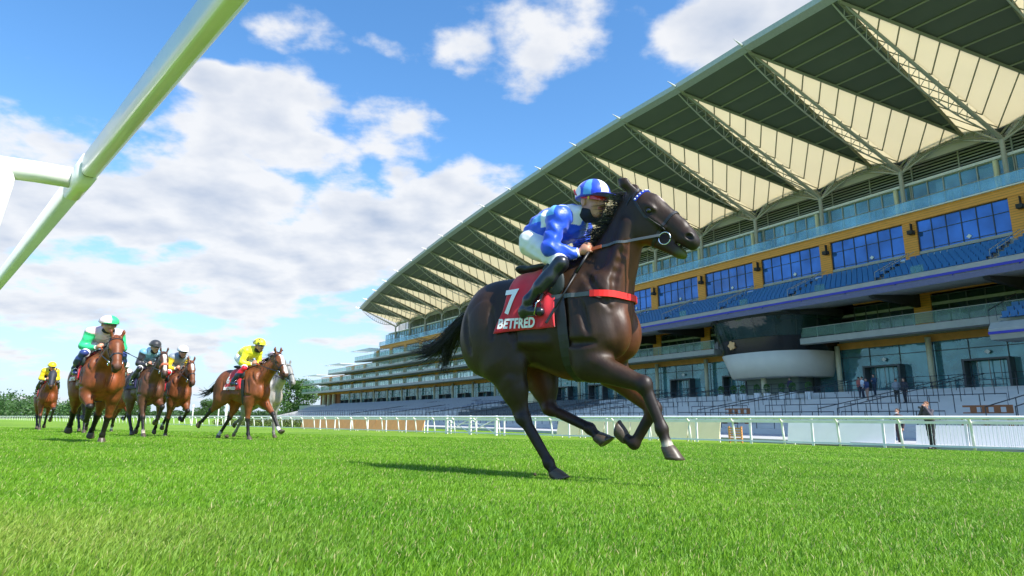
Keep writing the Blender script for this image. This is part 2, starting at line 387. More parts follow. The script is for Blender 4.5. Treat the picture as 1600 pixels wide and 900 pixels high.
def grass():
    Vs = []; Fs = []; Cs = []; nb = 0
    bands = [(1.1, 2.2, 19000), (2.2, 3.6, 12500), (3.6, 6, 6000), (6, 10, 2200), (10, 16, 800), (16, 27, 200)]
    for y0, y1, den in bands:
        hw = lambda y: .93 * y + .5
        area = (y1 - y0) * (hw(y0) + hw(y1)); n = int(area * den)
        Y = np.sqrt(RNG.uniform(y0 ** 2, y1 ** 2, n)); X = RNG.uniform(-1, 1, n) * hw(Y)
        uu = TN[0] * X + TN[1] * Y; ok = uu < 28.4; X, Y, uu = X[ok], Y[ok], uu[ok]; n = len(X)
        Z = -.36 - .031 * np.clip(uu, -1.5, 31)
        P = np.stack([X, Y, np.zeros(n)], 1)
        patch = vnoise(P, .9) * .5 + vnoise(P, 3.1, 2) * .3 + vnoise(P, 9, 5) * .2
        H = (.016 + .011 * RNG.random(n) + .007 * np.clip(patch + .2, 0, 1)) * (1 + .35 * (Y > 6))
        tall = RNG.random(n) < .04; H[tall] *= 1.5
        Wd = .0012 + .00034 * Y; Wd = Wd * RNG.uniform(.7, 1.3, n)
        a = RNG.uniform(0, 2 * np.pi, n); la = RNG.normal(.6, 1.1, n) ; lean = H * RNG.uniform(.15, .95, n)
        wx, wy = np.cos(a) * Wd, np.sin(a) * Wd; lx, ly = np.cos(la) * lean, np.sin(la) * lean
        v = np.zeros((n, 5, 3)); v[:, 0] = np.stack([X - wx, Y - wy, Z - .004], 1); v[:, 1] = np.stack([X + wx, Y + wy, Z - .004], 1)
        v[:, 2] = np.stack([X - wx * .8 + lx * .35, Y - wy * .8 + ly * .35, Z + H * .6], 1); v[:, 3] = np.stack([X + wx * .8 + lx * .35, Y + wy * .8 + ly * .35, Z + H * .6], 1)
        v[:, 4] = np.stack([X + lx, Y + ly, Z + H], 1)
        f = np.array([[0, 1, 3], [0, 3, 2], [2, 3, 4]])[None] + (np.arange(n) * 5)[:, None, None] + nb
        t = np.clip(.5 + patch * .55 + RNG.normal(0, .22, n), 0, 1)[:, None]
        c = (1 - t) * np.array([.095, .26, .010]) + t * np.array([.25, .46, .028])
        dry = (RNG.random(n) < .06)[:, None] * 1.; c = c * (1 - dry) + dry * np.array([.5, .48, .2])
        # worn paler patch of turf near the inside rail
        w = np.clip(1.15 - np.hypot((X + 1.75) / 1.3, (Y - 2.0) / .85), 0, 1)[:, None] * RNG.uniform(.3, 1, n)[:, None]; c = c * (1 - w * .85) + w * .85 * np.array([.36, .42, .09])
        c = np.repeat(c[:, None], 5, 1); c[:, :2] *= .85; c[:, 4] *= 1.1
        Vs.append(v.reshape(-1, 3)); Fs.append(f.reshape(-1, 3)); Cs.append(c.reshape(-1, 3)); nb += n * 5
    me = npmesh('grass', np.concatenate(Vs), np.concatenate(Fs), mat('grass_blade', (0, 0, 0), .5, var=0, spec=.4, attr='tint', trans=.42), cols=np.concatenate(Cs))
    tag(link('grass', me), 'short green racecourse turf growing across the track', 'grass', kind='stuff')
grass()

# ------------------------------------------------------------------ rails
WP = mat('white_rail_plastic', (.84, .83, .81), .30, var=.09, scale=3, spec=.5, coat=.3)
def near_rail():
    t = thing('running_rail', 'white plastic running rail passing overhead beside the camera', 'rail')
    u0, z0 = .36, .80
    f = lambda v, u, z: uv(u, v, z)
    def oval(r1, r2, n=28):
        sg = lambda x, e: math.copysign(abs(x) ** e, x)
        return [(u0 + sg(math.cos(2 * math.pi * j / n), .55) * r1 * .62, z0 + sg(math.sin(2 * math.pi * j / n), .55) * r2 * 1.0) for j in range(n)]
    MB(f).prism(oval(.042, .042), 2.52, 34, 8).build('rail_tube', WP, t, True)
    MB(f).prism(oval(.042, .042), -3.0, 2.36, 8).build('rail_tube', WP, t, True)
    MB(f).prism(oval(.036, .037), 2.36, 2.38).build('joint_gap', mat('dark_gap', (.03, .03, .03), .8), t, True)
    MB(f).prism(oval(.046, .045), 2.385, 2.66).build('sleeve', WP, t, True)
    m = MB(); p = [uv(u0 - .02, 2.56, z0 + .005), uv(u0 - .12, 2.56, z0 + .0), uv(u0 - .23, 2.56, z0 - .01), uv(u0 - .25, 2.56, z0 - .02)]
    m.tube(p, .036, 16); m.build('bracket_arm', WP, t, True)
    MB().tube([uv(u0 - .205, 2.56, z0 - .02), uv(u0 - .25, 2.56, z0 - .4), uv(u0 - .30, 2.56, gz_u(-.1) - .02)], .036, 16).build('post', WP, t, True)
near_rail()

def far_rail():
    t = thing('running_rail', 'long white outside running rail across the track below the grandstand', 'rail', group=None)
    U = 28.9; ZB = gz_u(U)
    f = lambda v, u, z: uv(u, v, z)
    n = 12; tube = lambda r, u, z: [(u + math.cos(2 * math.pi * j / n) * r, z + math.sin(2 * math.pi * j / n) * r) for j in range(n)]
    MB(f).prism(tube(.065, U - .28, ZB + 1.20), -22, 340, 30).build('top_rail', WP, t, True)
    MB(f).prism([(U - .03, ZB + .96), (U + .02, ZB + .96), (U + .02, ZB + 1.06), (U - .03, ZB + 1.06)], -22, 340, 30).build('mid_rail', WP, t)
    MB(f).prism([(U - .02, ZB + .10), (U + .02, ZB + .10), (U + .02, ZB + .17), (U - .02, ZB + .17)], -22, 110, 30).build('bottom_rail', WP, t)
    stuff = MB(f); k = 0; v = -20.
    while v < 338:
        q = [(U + .14, ZB - .03), (U + .06, ZB + .55), (U - .02, ZB + 1.0), (U - .26, ZB + 1.17)]
        m = stuff if k >= 84 else MB(f)
        m.tube([(v, a, b) for a, b in q], .05 if k < 84 else .05, 6 if k < 84 else 4)
        if k < 84: m.build('post', WP, t, True)
        k += 1; v += 2.35 if v < 180 else 4
    tag(stuff.build('far_post', WP, t), kind='stuff')
    # fine white bars
    m = MB(f); v = -20
    while v < 7.5: m.box(v, v + .014, U - .006, U + .006, ZB + .17, ZB + .96); v += .12
    m.build('bar_infill', WP, t)
far_rail()

CREAM = mat('cream_board', (.78, .70, .42), .6, var=.05, scale=2); WHITEB = mat('white_board', (.82, .82, .80), .55, var=.04, scale=2); ORB = mat('orange_board', (.72, .34, .12), .6, var=.12, scale=2)
def crowd_line():
    U = 30.6; ZB = gz_u(31)
    f = lambda v, u, z: uv(u, v, z)
    def vpx(px, u=U):
        a = (px - 800) / 1000; # solve X = a*fwd with fwd~Y*.98
        k = a * .9806; # X=k*Y
        return (TN[0] * u - k * TN[1] * u) / (k * TA[1] - TA[0])
    def board(p0, p1, h, m, lab, name='hoarding', cat='board', pitch=2.0, grp=None):
        lab0 = lab
        v0, v1 = sorted((vpx(p0), vpx(p1))); n = max(1, round((v1 - v0) / pitch)); w = (v1 - v0) / n
        for i in range(n):
            g = thing(name, lab0 + ', %s panel from the right' % ORD[i], cat, f(v0 + i * w, U, ZB), 0, grp)
            MB(f).prism([(U, ZB + .08), (U + .04, ZB + .08), (U + .30, ZB + h), (U + .26, ZB + h)], v0 + i * w + .03, v0 + (i + 1) * w - .03).build('panel', m, g, origin=f(v0 + i * w, U, ZB))
            k = MB(f)
            for q in (.15, w - .25): k.box(v0 + i * w + q, v0 + i * w + q + .07, U + .32, U + .39, ZB - .02, ZB + h - .06)
            k.build('stake', WP, g, origin=f(v0 + i * w, U, ZB))
    board(1122, 868, 1.06, CREAM, 'cream board behind the white rail below the dark horse', grp='cream boards behind the rail')
    board(1395, 1226, 1.05, WHITEB, 'plain white board left of the masked boy', grp='white boards behind the rail')
    board(1600, 1425, .95, WHITEB, 'low white board right of the photographer', grp='white boards right of the photographer')
    board(660, 470, 1.0, ORB, 'orange board behind the far white rail', grp='orange boards behind the rail', pitch=3.6)
    # little slatted orange crate-gate
    v0, v1 = sorted((vpx(1163), vpx(1142))); g = thing('slatted_gate', 'small orange slatted timber gate behind the rail beside the cream boards', 'gate', f(v0, U - .4, ZB))
    k = MB(f)
    for i in range(6): k.box(v0, v1, U - .4, U - .36, ZB + .08 + i * .12, ZB + .16 + i * .12)
    k.box(v0, v0 + .07, U - .36, U - .3, ZB - .02, ZB + .82); k.box(v1 - .07, v1, U - .36, U - .3, ZB - .02, ZB + .82)
    k.build('slats', ORB, g, origin=f(v0, U - .4, ZB))
    # crowd fence: white picket posts and gate
    t = thing('crowd_fence', 'white crowd fence of upright bars just behind the running rail', 'fence'); m = MB(f)
    m.box(-18, 60, U - .62, U - .58, ZB + 1.1, ZB + 1.17, 20); m.box(-18, 60, U - .62, U - .58, ZB + .12, ZB + .18, 20); m.build('fence_rail', WP, t)
    v = -17.
    while v < 60: MB(f).box(v, v + .09, U - .63, U - .55, ZB - .02, ZB + 1.2).build('fence_post', WP, t); v += 2.9
    m = MB(f); v = -17
    while v < vpx(1560): m.box(v, v + .016, U - .607, U - .593, ZB + .18, ZB + 1.1); v += .13
    m.build('bars', WP, t)
    # braced field gate seen under the dark horse
    v0, v1 = sorted((vpx(775, U - 1), vpx(700, U - 1))); g = thing('field_gate', 'white braced double gate in the rail left of the dark horse hind leg', 'gate', f(v0, U - 1, ZB))
    k = MB(f); vm_ = (v0 + v1) / 2
    for z in (.15, .45, .75, 1.1): k.box(v0, v1, U - 1.02, U - .98, ZB + z, ZB + z + .06)
    for a, b in ((v0, vm_), (vm_, v1)):
        k.bar((a, U - 1.05, ZB + .18), (b, U - 1.05, ZB + 1.1), .045); k.bar((a, U - 1.1, ZB + 1.1), (b, U - 1.1, ZB + .18), .045)
    k.build('bars', WP, g, origin=f(v0, U - 1, ZB))
    for a in (v0 - .1, vm_, v1 + .05): MB(f).box(a, a + .16, U - 1.08, U - .92, ZB - .02, ZB + 1.35).build('gate_post', WP, g, origin=f(v0, U - 1, ZB))
crowd_line()

# ------------------------------------------------------------------ grandstand
STONE = mat('pale_concrete', (.40, .40, .37), .8, var=.1, scale=1.5, bump=.1); GREYC = mat('grey_concrete', (.42, .43, .45), .85, var=.1, scale=1.2, bump=.15)
STEEL = mat('painted_steel', (.34, .34, .30), .45, var=.08); DKSTEEL = mat('dark_steel', (.05, .055, .06), .4, var=.1); WOOD = cladding('cedar_cladding', (.80, .33, .045))
WOODF = mat('cedar_fascia', (.62, .27, .05), .6, var=.15, scale=2)
GB = glass('blue_window_glass', (.05, .17, .50), .88, .05, .4); GD = glass('dark_green_glass', (.02, .045, .035), .82, .04); GT = glass('teal_glass', (.16, .38, .42), .62, .04, .25); GR = glass('green_edge_glass', (.22, .42, .30), .20, .03); GL = glass('pale_blue_glass', (.30, .55, .70), .36, .05, .2)
BLUE = mat('blue_seat_plastic', (.02, .14, .36), .4, var=.1); NEON = mat('blue_edge', (.03, .03, .42), .4, var=.02); DARK = mat('dark_interior', (.035, .035, .035), .8); FILM = glass('frosted_film', (.60, .72, .80), .75, .3); WHI = mat('white_paint', (.75, .76, .76), .5, var=.05)
INT = mat('interior_wall', (.34, .36, .34), .8, var=.3, scale=.5); COLM = mat('cream_column', (.62, .58, .40), .6, var=.06)
GS = thing('grandstand', 'huge curved racecourse grandstand with a folded cantilever roof', 'grandstand', B(30, 0, 2))
GO = B(30, 0, 2)
def bb(mb, name, m, par=GS, **k):
    """parts of the grandstand keep their own origin at the stand's base"""
    if par is GS: return mb.build(name, m, par, origin=GO, **k)
    return mb.build(name, m, par, origin=GO, **k)
S0, S1 = -45, 193
def gs_structure():
    # building mass
    bb(MB(B).box(S0, 197, -16, -9, 0, 7, 20).box(S0, 193, -16, -9, 7, 12, 20).box(S0, 170, -16, -9, 12, 14.6, 20).box(S0, 150, -16, -9, 14.6, 22, 20), 'core_wall', INT)
    for z, e in ((7.35, 192), (9.9, 192), (12.35, 171), (14.7, 151), (18.2, 146)): bb(MB(B).box(S0, e, -9.0, -.02, z - .25, z, 20), 'floor_slab', STONE)
    bb(MB(B).box(S0, 190, -9, .3, 1.7, 2.05, 20), 'ground_floor', GREYC)
    # ceiling fascia above ground floor
    bb(MB(B).box(S0, 192, -.3, .25, 6.45, 7.08, 20), 'timber_fascia', WOODF)
    # ground floor columns and glass, door frames
    for k in range(-4, 21):
        s = 8.6 + 8.65 * k
        if k < 19: bb(MB(B).lathe((s, .75, 1.9), [(.24, 0), (.24, 4.9)], 12), 'column', COLM, smooth=True)
        if k < 19 and not (k > 18):
            g = bb(MB(B).box(s + .05, s + 8.6, .0, .04, 2.05, 6.45), 'glass_wall', GT)
            m = MB(B)
            for q in (2.9, 5.75): m.box(s + q, s + q + .06, .05, .1, 2.05, 6.45)
            m.box(s, s + 8.6, .05, .1, 5.6, 5.66); bb(m, 'mullions', DKSTEEL, g)
            d = bb(MB(B).box(s + 2.6, s + 2.8, .06, 1.0, 2.05, 4.5).box(s + 5.9, s + 6.1, .06, 1.0, 2.05, 4.5).box(s + 2.6, s + 6.1, .06, 1.0, 4.5, 4.66), 'door_surround', DKSTEEL)
            bb(MB(B).box(s + 4.3, s + 4.36, .3, .36, 2.05, 4.5).box(s + 3.5, s + 3.54, .3, .36, 2.05, 4.5).box(s + 5.2, s + 5.24, .3, .36, 2.05, 4.5), 'door_leaf', STEEL, d)
            bb(MB(B).poly([(s + 4.35, .3, 5.0), (s + 4.6, .3, 5.2), (s + 4.35, .3, 5.4), (s + 4.1, .3, 5.2)]), 'diamond_sign', WHI, d)
    # left end: brick ground floor with white openings
    bb(MB(B).box(174, 190, -.5, -.1, 2, 6.45), 'brick_wall', mat('brick', (.38, .15, .07), .85, var=.2, scale=8))
    for s in (176.5, 180.5, 184.5): bb(MB(B).box(s, s + 1.2, .3, .9, 2, 6.45), 'column', COLM)
    # balconies
    def balcony(s0, s1, z, d1=5., th=.62, name='balcony'):
        bb(MB(B).prism([(.05, z - th * .2), (d1 - .5, z - th), (d1, z - th * .9), (d1, z), (.05, z)], s0, s1, 12), name, STONE)
        g = bb(MB(B).box(s0, s1, d1 - .08, d1 - .05, z + .08, z + .95, 10), 'glass_balustrade', GR)
        m = MB(B).box(s0, s1, d1 - .1, d1 - .04, z + .95, z + 1.0, 10); s = s0
        while s <= s1: m.box(s, s + .05, d1 - .14, d1 - .09, z, z + .97); s += 1.8
        bb(m, 'handrail', STEEL, g)
    balcony(-1.5, 18.4, 7.42); balcony(29.4, 193, 7.42); balcony(62, 193, 9.95, 4.6, .45); balcony(62, 172, 12.4, 4.6, .45); balcony(62, 152, 14.75, 4.6, .45)
    # walls with timber piers and windows on the upper balcony floors (far part) and first floor
    def bays(z0, z1, s_from, s_to, gm, piers=True, white=True):
        k = math.floor((s_from - 9) / 8.65); s = 9 + 8.65 * k
        while s < s_to:
            a, b = max(s + .75, s_from), min(s + 7.9, s_to)
            if piers: bb(MB(B).box(max(s - .75, s_from - 1), min(s + .75, s_to), -.25, .15, z0, z1), 'timber_pier', WOOD)
            if b - a > 1:
                w = bb(MB(B).box(a, b, -.1, -.06, z0, z1 - .35), 'window', gm); m = MB(B); n = 5
                for i in range(n + 1): x = a + (b - a) * i / n; m.box(x - .05, x + .05, -.05, 0, z0, z1 - .35)
                m.box(a, b, -.05, 0, z1 - .42, z1 - .35); m.box(a, b, -.05, 0, z0, z0 + .1); bb(m, 'window_frame', WHI if white else DKSTEEL, w)
            s += 8.65
        bb(MB(B).box(s_from, s_to, -.2, .1, z1 - .18, z1, 20), 'timber_fascia', WOODF)
    PW = glass('pale_reflecting_glass', (.80, .84, .88), .94, .06, .65)
    bays(7.42, 9.65, 62, 190, PW); bays(9.95, 12.1, 62, 190, PW); bays(12.4, 14.45, 62, 170, PW); bays(14.75, 17.6, 62, 150, GL)
    bays(7.42, 10.9, -2, 15.5, GD, white=False); bays(7.42, 10.9, 28.5, 62, GD, white=False); bays(7.42, 10.9, -45, -3, GD, white=False)
    # the orange storey with the big blue windows
    k = -5
    for k in range(-5, 7):
        s = 8.7 + 8.62 * k
        bb(MB(B).box(s, s + 1.25, -.3, .06, 13.4, 17.62), 'timber_pier', WOOD)
        bb(MB(B).box(s + .3, s + .34, .1, .5, 16.6, 17.4).box(s + .1, s + .55, .15, .75, 16.35, 16.7), 'loudspeaker', DARK)
        if k == 6: continue
        a, b = s + 1.28, s + 8.6
        w = bb(MB(B).box(a, b, -.22, -.16, 13.3, 17.6), 'window', GB); m = MB(B)
        for i in range(7): x = a + (b - a) * i / 6; m.box(x - .03, x + .03, -.15, -.09, 13.3, 17.6)
        for z in (14.9, 16.5, 13.35, 17.56): m.box(a, b, -.15, -.1, z - .025, z + .025)
        bb(m, 'window_frame', DKSTEEL, w)
        bl = MB(B); bl.box(a + 4.95, b - .1, -.155, -.152, 13.4, 14.5); bb(bl, 'frosted_film', FILM, w); bl = MB(B); bl.box(a + .1, a + 1.2, -.155, -.152, 13.4, 14.3); bb(bl, 'frosted_film', FILM, w)
        bb(MB(B).poly([(a + 3.2, -.08, 14.95), (a + 3.42, -.08, 15.15), (a + 3.2, -.08, 15.35), (a + 2.98, -.08, 15.15)]), 'diamond_sign', WHI, w)
        bb(MB(B).box(a + 2.6, a + 2.68, -.09, -.03, 13.3, 14.7).box(a + 3.7, a + 3.78, -.09, -.03, 13.3, 14.7).box(a + 2.6, a + 3.78, -.09, -.03, 14.64, 14.72), 'door_frame', STEEL, w)
    bb(MB(B).box(-45, 61, -.35, .12, 17.6, 18.42, 9), 'timber_band', WOOD); bb(MB(B).box(61, 146, -.35, .12, 17.62, 18.42, 9), 'timber_band', WOOD)
    bb(MB(B).box(-45, 146, -.1, .42, 18.42, 18.52, 9), 'metal_edge', WHI)
    # glass front of the top boxes
    g = bb(MB(B).box(-45, 146, .3, .33, 18.6, 19.55, 9), 'glass_balustrade', GL); m = MB(B); s = -45
    while s < 146: m.box(s, s + .05, .24, .29, 18.52, 19.6); s += 1.73
    bb(m, 'baluster', STEEL, g)
    for k in range(-6, 16):
        s = 10 + 8.65 * k
        w = bb(MB(B).box(s, s + 8.5, -2.6, -2.56, 18.5, 21.9), 'box_front', GL); m = MB(B)
        for i in range(7): x = s + 8.5 * i / 6; m.box(x - .04, x + .04, -2.55, -2.45, 18.5, 21.9)
        m.box(s, s + 8.5, -2.55, -2.48, 20.5, 20.56); m.box(s, s + 8.5, -2.55, -2.45, 21.84, 21.9); bb(m, 'box_frame', STEEL, w)
        pw = MB(B); pw.box(s + 1.4, s + 2.9, -3.2, -3.1, 18.5, 21.7); pw.box(s + 5.7, s + 6.6, -3.2, -3.1, 18.5, 21.7); bb(pw, 'partition', WHI, w)
    bb(MB(B).box(-45, 146, -9, -2.2, 21.9, 22.15, 9), 'box_ceiling', mat('pale_soffit', (.55, .58, .58), .6))
    # louvred screen
    m = MB(B)
    for z in np.arange(22.4, 24.6, .3): m.box(-45, 144, -4.4, -4.25, z, z + .1, 20)
    for k in range(-12, 34): m.box(1.8 + 4.3 * k, 1.92 + 4.3 * k, -4.24, -4.1, 22.15, 24.8)
    bb(m, 'louvre_screen', STEEL); bb(MB(B).box(-45, 143, -9, -6.5, 22.2, 27.5, 20), 'plant_wall', DARK)
    bb(MB(B).box(-45, 143, -16, -6.4, 27.5, 27.8, 20), 'rear_roof', WHI)
gs_structure()

def upper_deck():
    s0, s1 = -45, 60
    bb(MB(B).prism([(0, 10.9), (1.5, 10.6), (8.2, 9.95), (8.4, 10.3), (8.4, 10.62), (7.9, 11.12), (7.75, 11.12), (7.75, 10.8), (6.2, 11.3), (1.2, 13.3), (0, 13.3)], s0, s1, 8.65), 'seating_deck', STONE)
    bb(MB(B).box(s0, s1, 8.42, 8.52, 10.42, 10.62, 8.65), 'blue_edge_strip', NEON)
    m = MB(B); s = s0
    while s < s1: m.bar((s, 8.5, 10.4), (s + .3, 8.1, 9.98), .06); s += 4.32
    bb(m, 'strip_bracket', NEON)
    bb(MB(B).prism([(8.42, 10.38), (8.25, 10.0), (7.4, 10.08), (7.42, 10.04), (8.27, 9.94), (8.47, 10.36)], s0, s1, 8.65), 'blue_soffit', mat('blue_soffit', (.17, .17, .32), .5))
    # risers and seats
    for r in range(6):
        d = 7.0 - r * .93; z = 11.0 + r * .42
        bb(MB(B).box(s0, s1, d - .93, d, z - .5, z, 8.65), 'step', STONE)
        for k in range(-6, 6):
            a = 9.6 + 8.62 * k; row = MB(B); x = a
            while x < a + 7.3:
                row.box(x, x + .44, d - .45, d - .05, z + .36, z + .42); row.prism([(d - .5, z + .36), (d - .43, z + .36), (d - .52, z + .86), (d - .60, z + .86)], x, x + .44); row.box(x + .18, x + .26, d - .4, d - .34, z, z + .36)
                x += .52
            bb(row, 'seat_row', BLUE)
    for k in range(-6, 7):
        a = 8.9 + 8.62 * k; m = MB(B)
        m.tube([(a, 7.6, 11.9), (a, 1.6, 14.4)], .03); m.tube([(a - .5, 7.6, 11.9), (a - .5, 1.6, 14.4)], .03)
        for q in range(5): d = 7.6 - q * 1.5; m.bar((a, d, 11.0 + q * .6), (a, d, 11.9 + q * .62), .03)
        bb(m, 'stair_rail', STEEL)
        bb(MB(B).box(a + 4.6, a + 5.6, 7.75, 7.79, 11.12, 11.75), 'deck_window', GR)
        bb(MB(B).box(a + .3, a + 7.6, 1.25, 1.6, 13.25, 13.75), 'rear_parapet', STONE)
    for k in range(-4, 7):
        s = 9.3 + 8.65 * k; bb(MB(B).prism([(0, 9.6), (7.6, 9.75), (7.9, 9.95), (0, 10.85)], s - .2, s + .2), 'deck_bracket', DARK)
    # projecting seat box at the near end
    bb(MB(B).prism([(0, 6.2), (5, 5.3), (8.6, 5.25), (8.8, 5.6), (8.8, 6.0), (8.3, 6.5), (8.2, 6.3), (3, 7.9), (0, 7.9)], -45, .6, 9), 'lower_seat_box', STONE)
    bb(MB(B).box(-45, .6, 8.82, 8.92, 5.62, 5.8, 9), 'blue_edge_strip', NEON)
    for r in range(3):
        d = 7.8 - r * .93; z = 6.5 + r * .42; row = MB(B); x = -20
        bb(MB(B).box(-45, .4, d - .93, d, z - .4, z, 9), 'step', STONE)
        while x < 0: row.box(x, x + .44, d - .45, d - .05, z + .36, z + .42); row.box(x, x + .44, d - .55, d - .46, z + .36, z + .86); x += .52
        bb(row, 'seat_row', BLUE)
    m = MB(B); m.tube([(.7, 8.2, 7.4), (.7, 3, 9.2)], .04)
    for q in range(5): m.bar((.7, 8.2 - q * 1.3, 6.4 + q * .4), (.7, 8.2 - q * 1.3, 7.4 + q * .45), .03)
    bb(m, 'stair_rail', DKSTEEL)
upper_deck()

def bulge():
    c, n = 23.4, 40
    def ring(rs, rd, z, lean=0): return [(c + rs * math.copysign(abs(math.cos(t)) ** .8, math.cos(t)), rd * abs(math.sin(t)) ** .7 + lean, z) for t in [math.pi * j / n for j in range(n + 1)]]
    def band(lv, name, m, par=GS, sm=True):
        mb = MB(B); rows = [ring(*l) for l in lv]; vs = [p for r in rows for p in r]; k = n + 1
        fs = [(i * k + j, i * k + j + 1, (i + 1) * k + j + 1, (i + 1) * k + j) for i in range(len(rows) - 1) for j in range(n)]
        fs.append(tuple(range(k))[::-1]); fs.append(tuple((len(rows) - 1) * k + j for j in range(k)))
        mb._add(vs, fs); return bb(mb, name, m, par, smooth=False)
    g = band([(5.0, 5.8, 3.85), (5.1, 6.1, 3.95), (5.9, 7.0, 6.35)], 'white_balcony_drum', mat('drum_render', (.68, .62, .52), .6, var=.05, scale=1))
    for p in g.data.polygons: p.use_smooth = len(p.vertices) == 4
    band([(5.8, 6.85, 6.37), (6.1, 7.2, 7.8)], 'black_band', mat('black_gloss', (.012, .012, .012), .15, var=0))
    w = band([(6.1, 7.2, 7.82), (6.6, 7.8, 9.75)], 'curved_window', GD)
    band([(5, 4.5, 7.95), (5, 4.5, 9.7)], 'inner_room', mat('dim_room', (.10, .11, .05), .8, var=.4, scale=.6), w)
    band([(6.7, 7.9, 9.77), (6.8, 8.0, 10.0), (6.6, 7.6, 10.55)], 'dark_roof_lip', DARK)
    m = MB(B)
    for t in [math.pi * j / 9 for j in range(1, 9)]:
        a = (c + 6.15 * math.copysign(abs(math.cos(t)) ** .8, math.cos(t)), 7.36 * math.sin(t) ** .7, 7.9); b_ = (c + 6.63 * math.copysign(abs(math.cos(t)) ** .8, math.cos(t)), 7.96 * math.sin(t) ** .7, 9.75); m.bar(a, b_, .025)
    bb(m, 'window_frame', DKSTEEL, w)
    # gilt emblem: a small scalloped shield
    e = MB(B); cs, cd = 25.1, 6.25; pts = [(cs + .42 * math.cos(a) * (1 + .18 * math.cos(5 * a)), cd, 7.25 + .42 * math.sin(a) * (1 + .18 * math.cos(5 * a))) for a in [2 * math.pi * j / 30 for j in range(30)]]
    pts2 = [(p[0], p[1] + .9, p[2]) for p in pts]; e._add(pts + pts2, [tuple(range(30)), tuple(range(59, 29, -1))] + [(i, 30 + i, 30 + (i + 1) % 30, (i + 1) % 30) for i in range(30)])
    bb(e, 'gilt_emblem', mat('gilt', (.62, .36, .16), .4, metal=.3))
    bb(MB(B).lathe((c, 4.5, 1.9), [(.28, 0), (.28, 2.3)], 12), 'column', COLM, smooth=True)
    bb(MB(B).box(c - 3.2, c + 3.2, .6, 3.2, 2, 3.98), 'drum_stair_core', mat('grey_green_wall', (.16, .20, .17), .7, var=.2, scale=.5))
bulge()

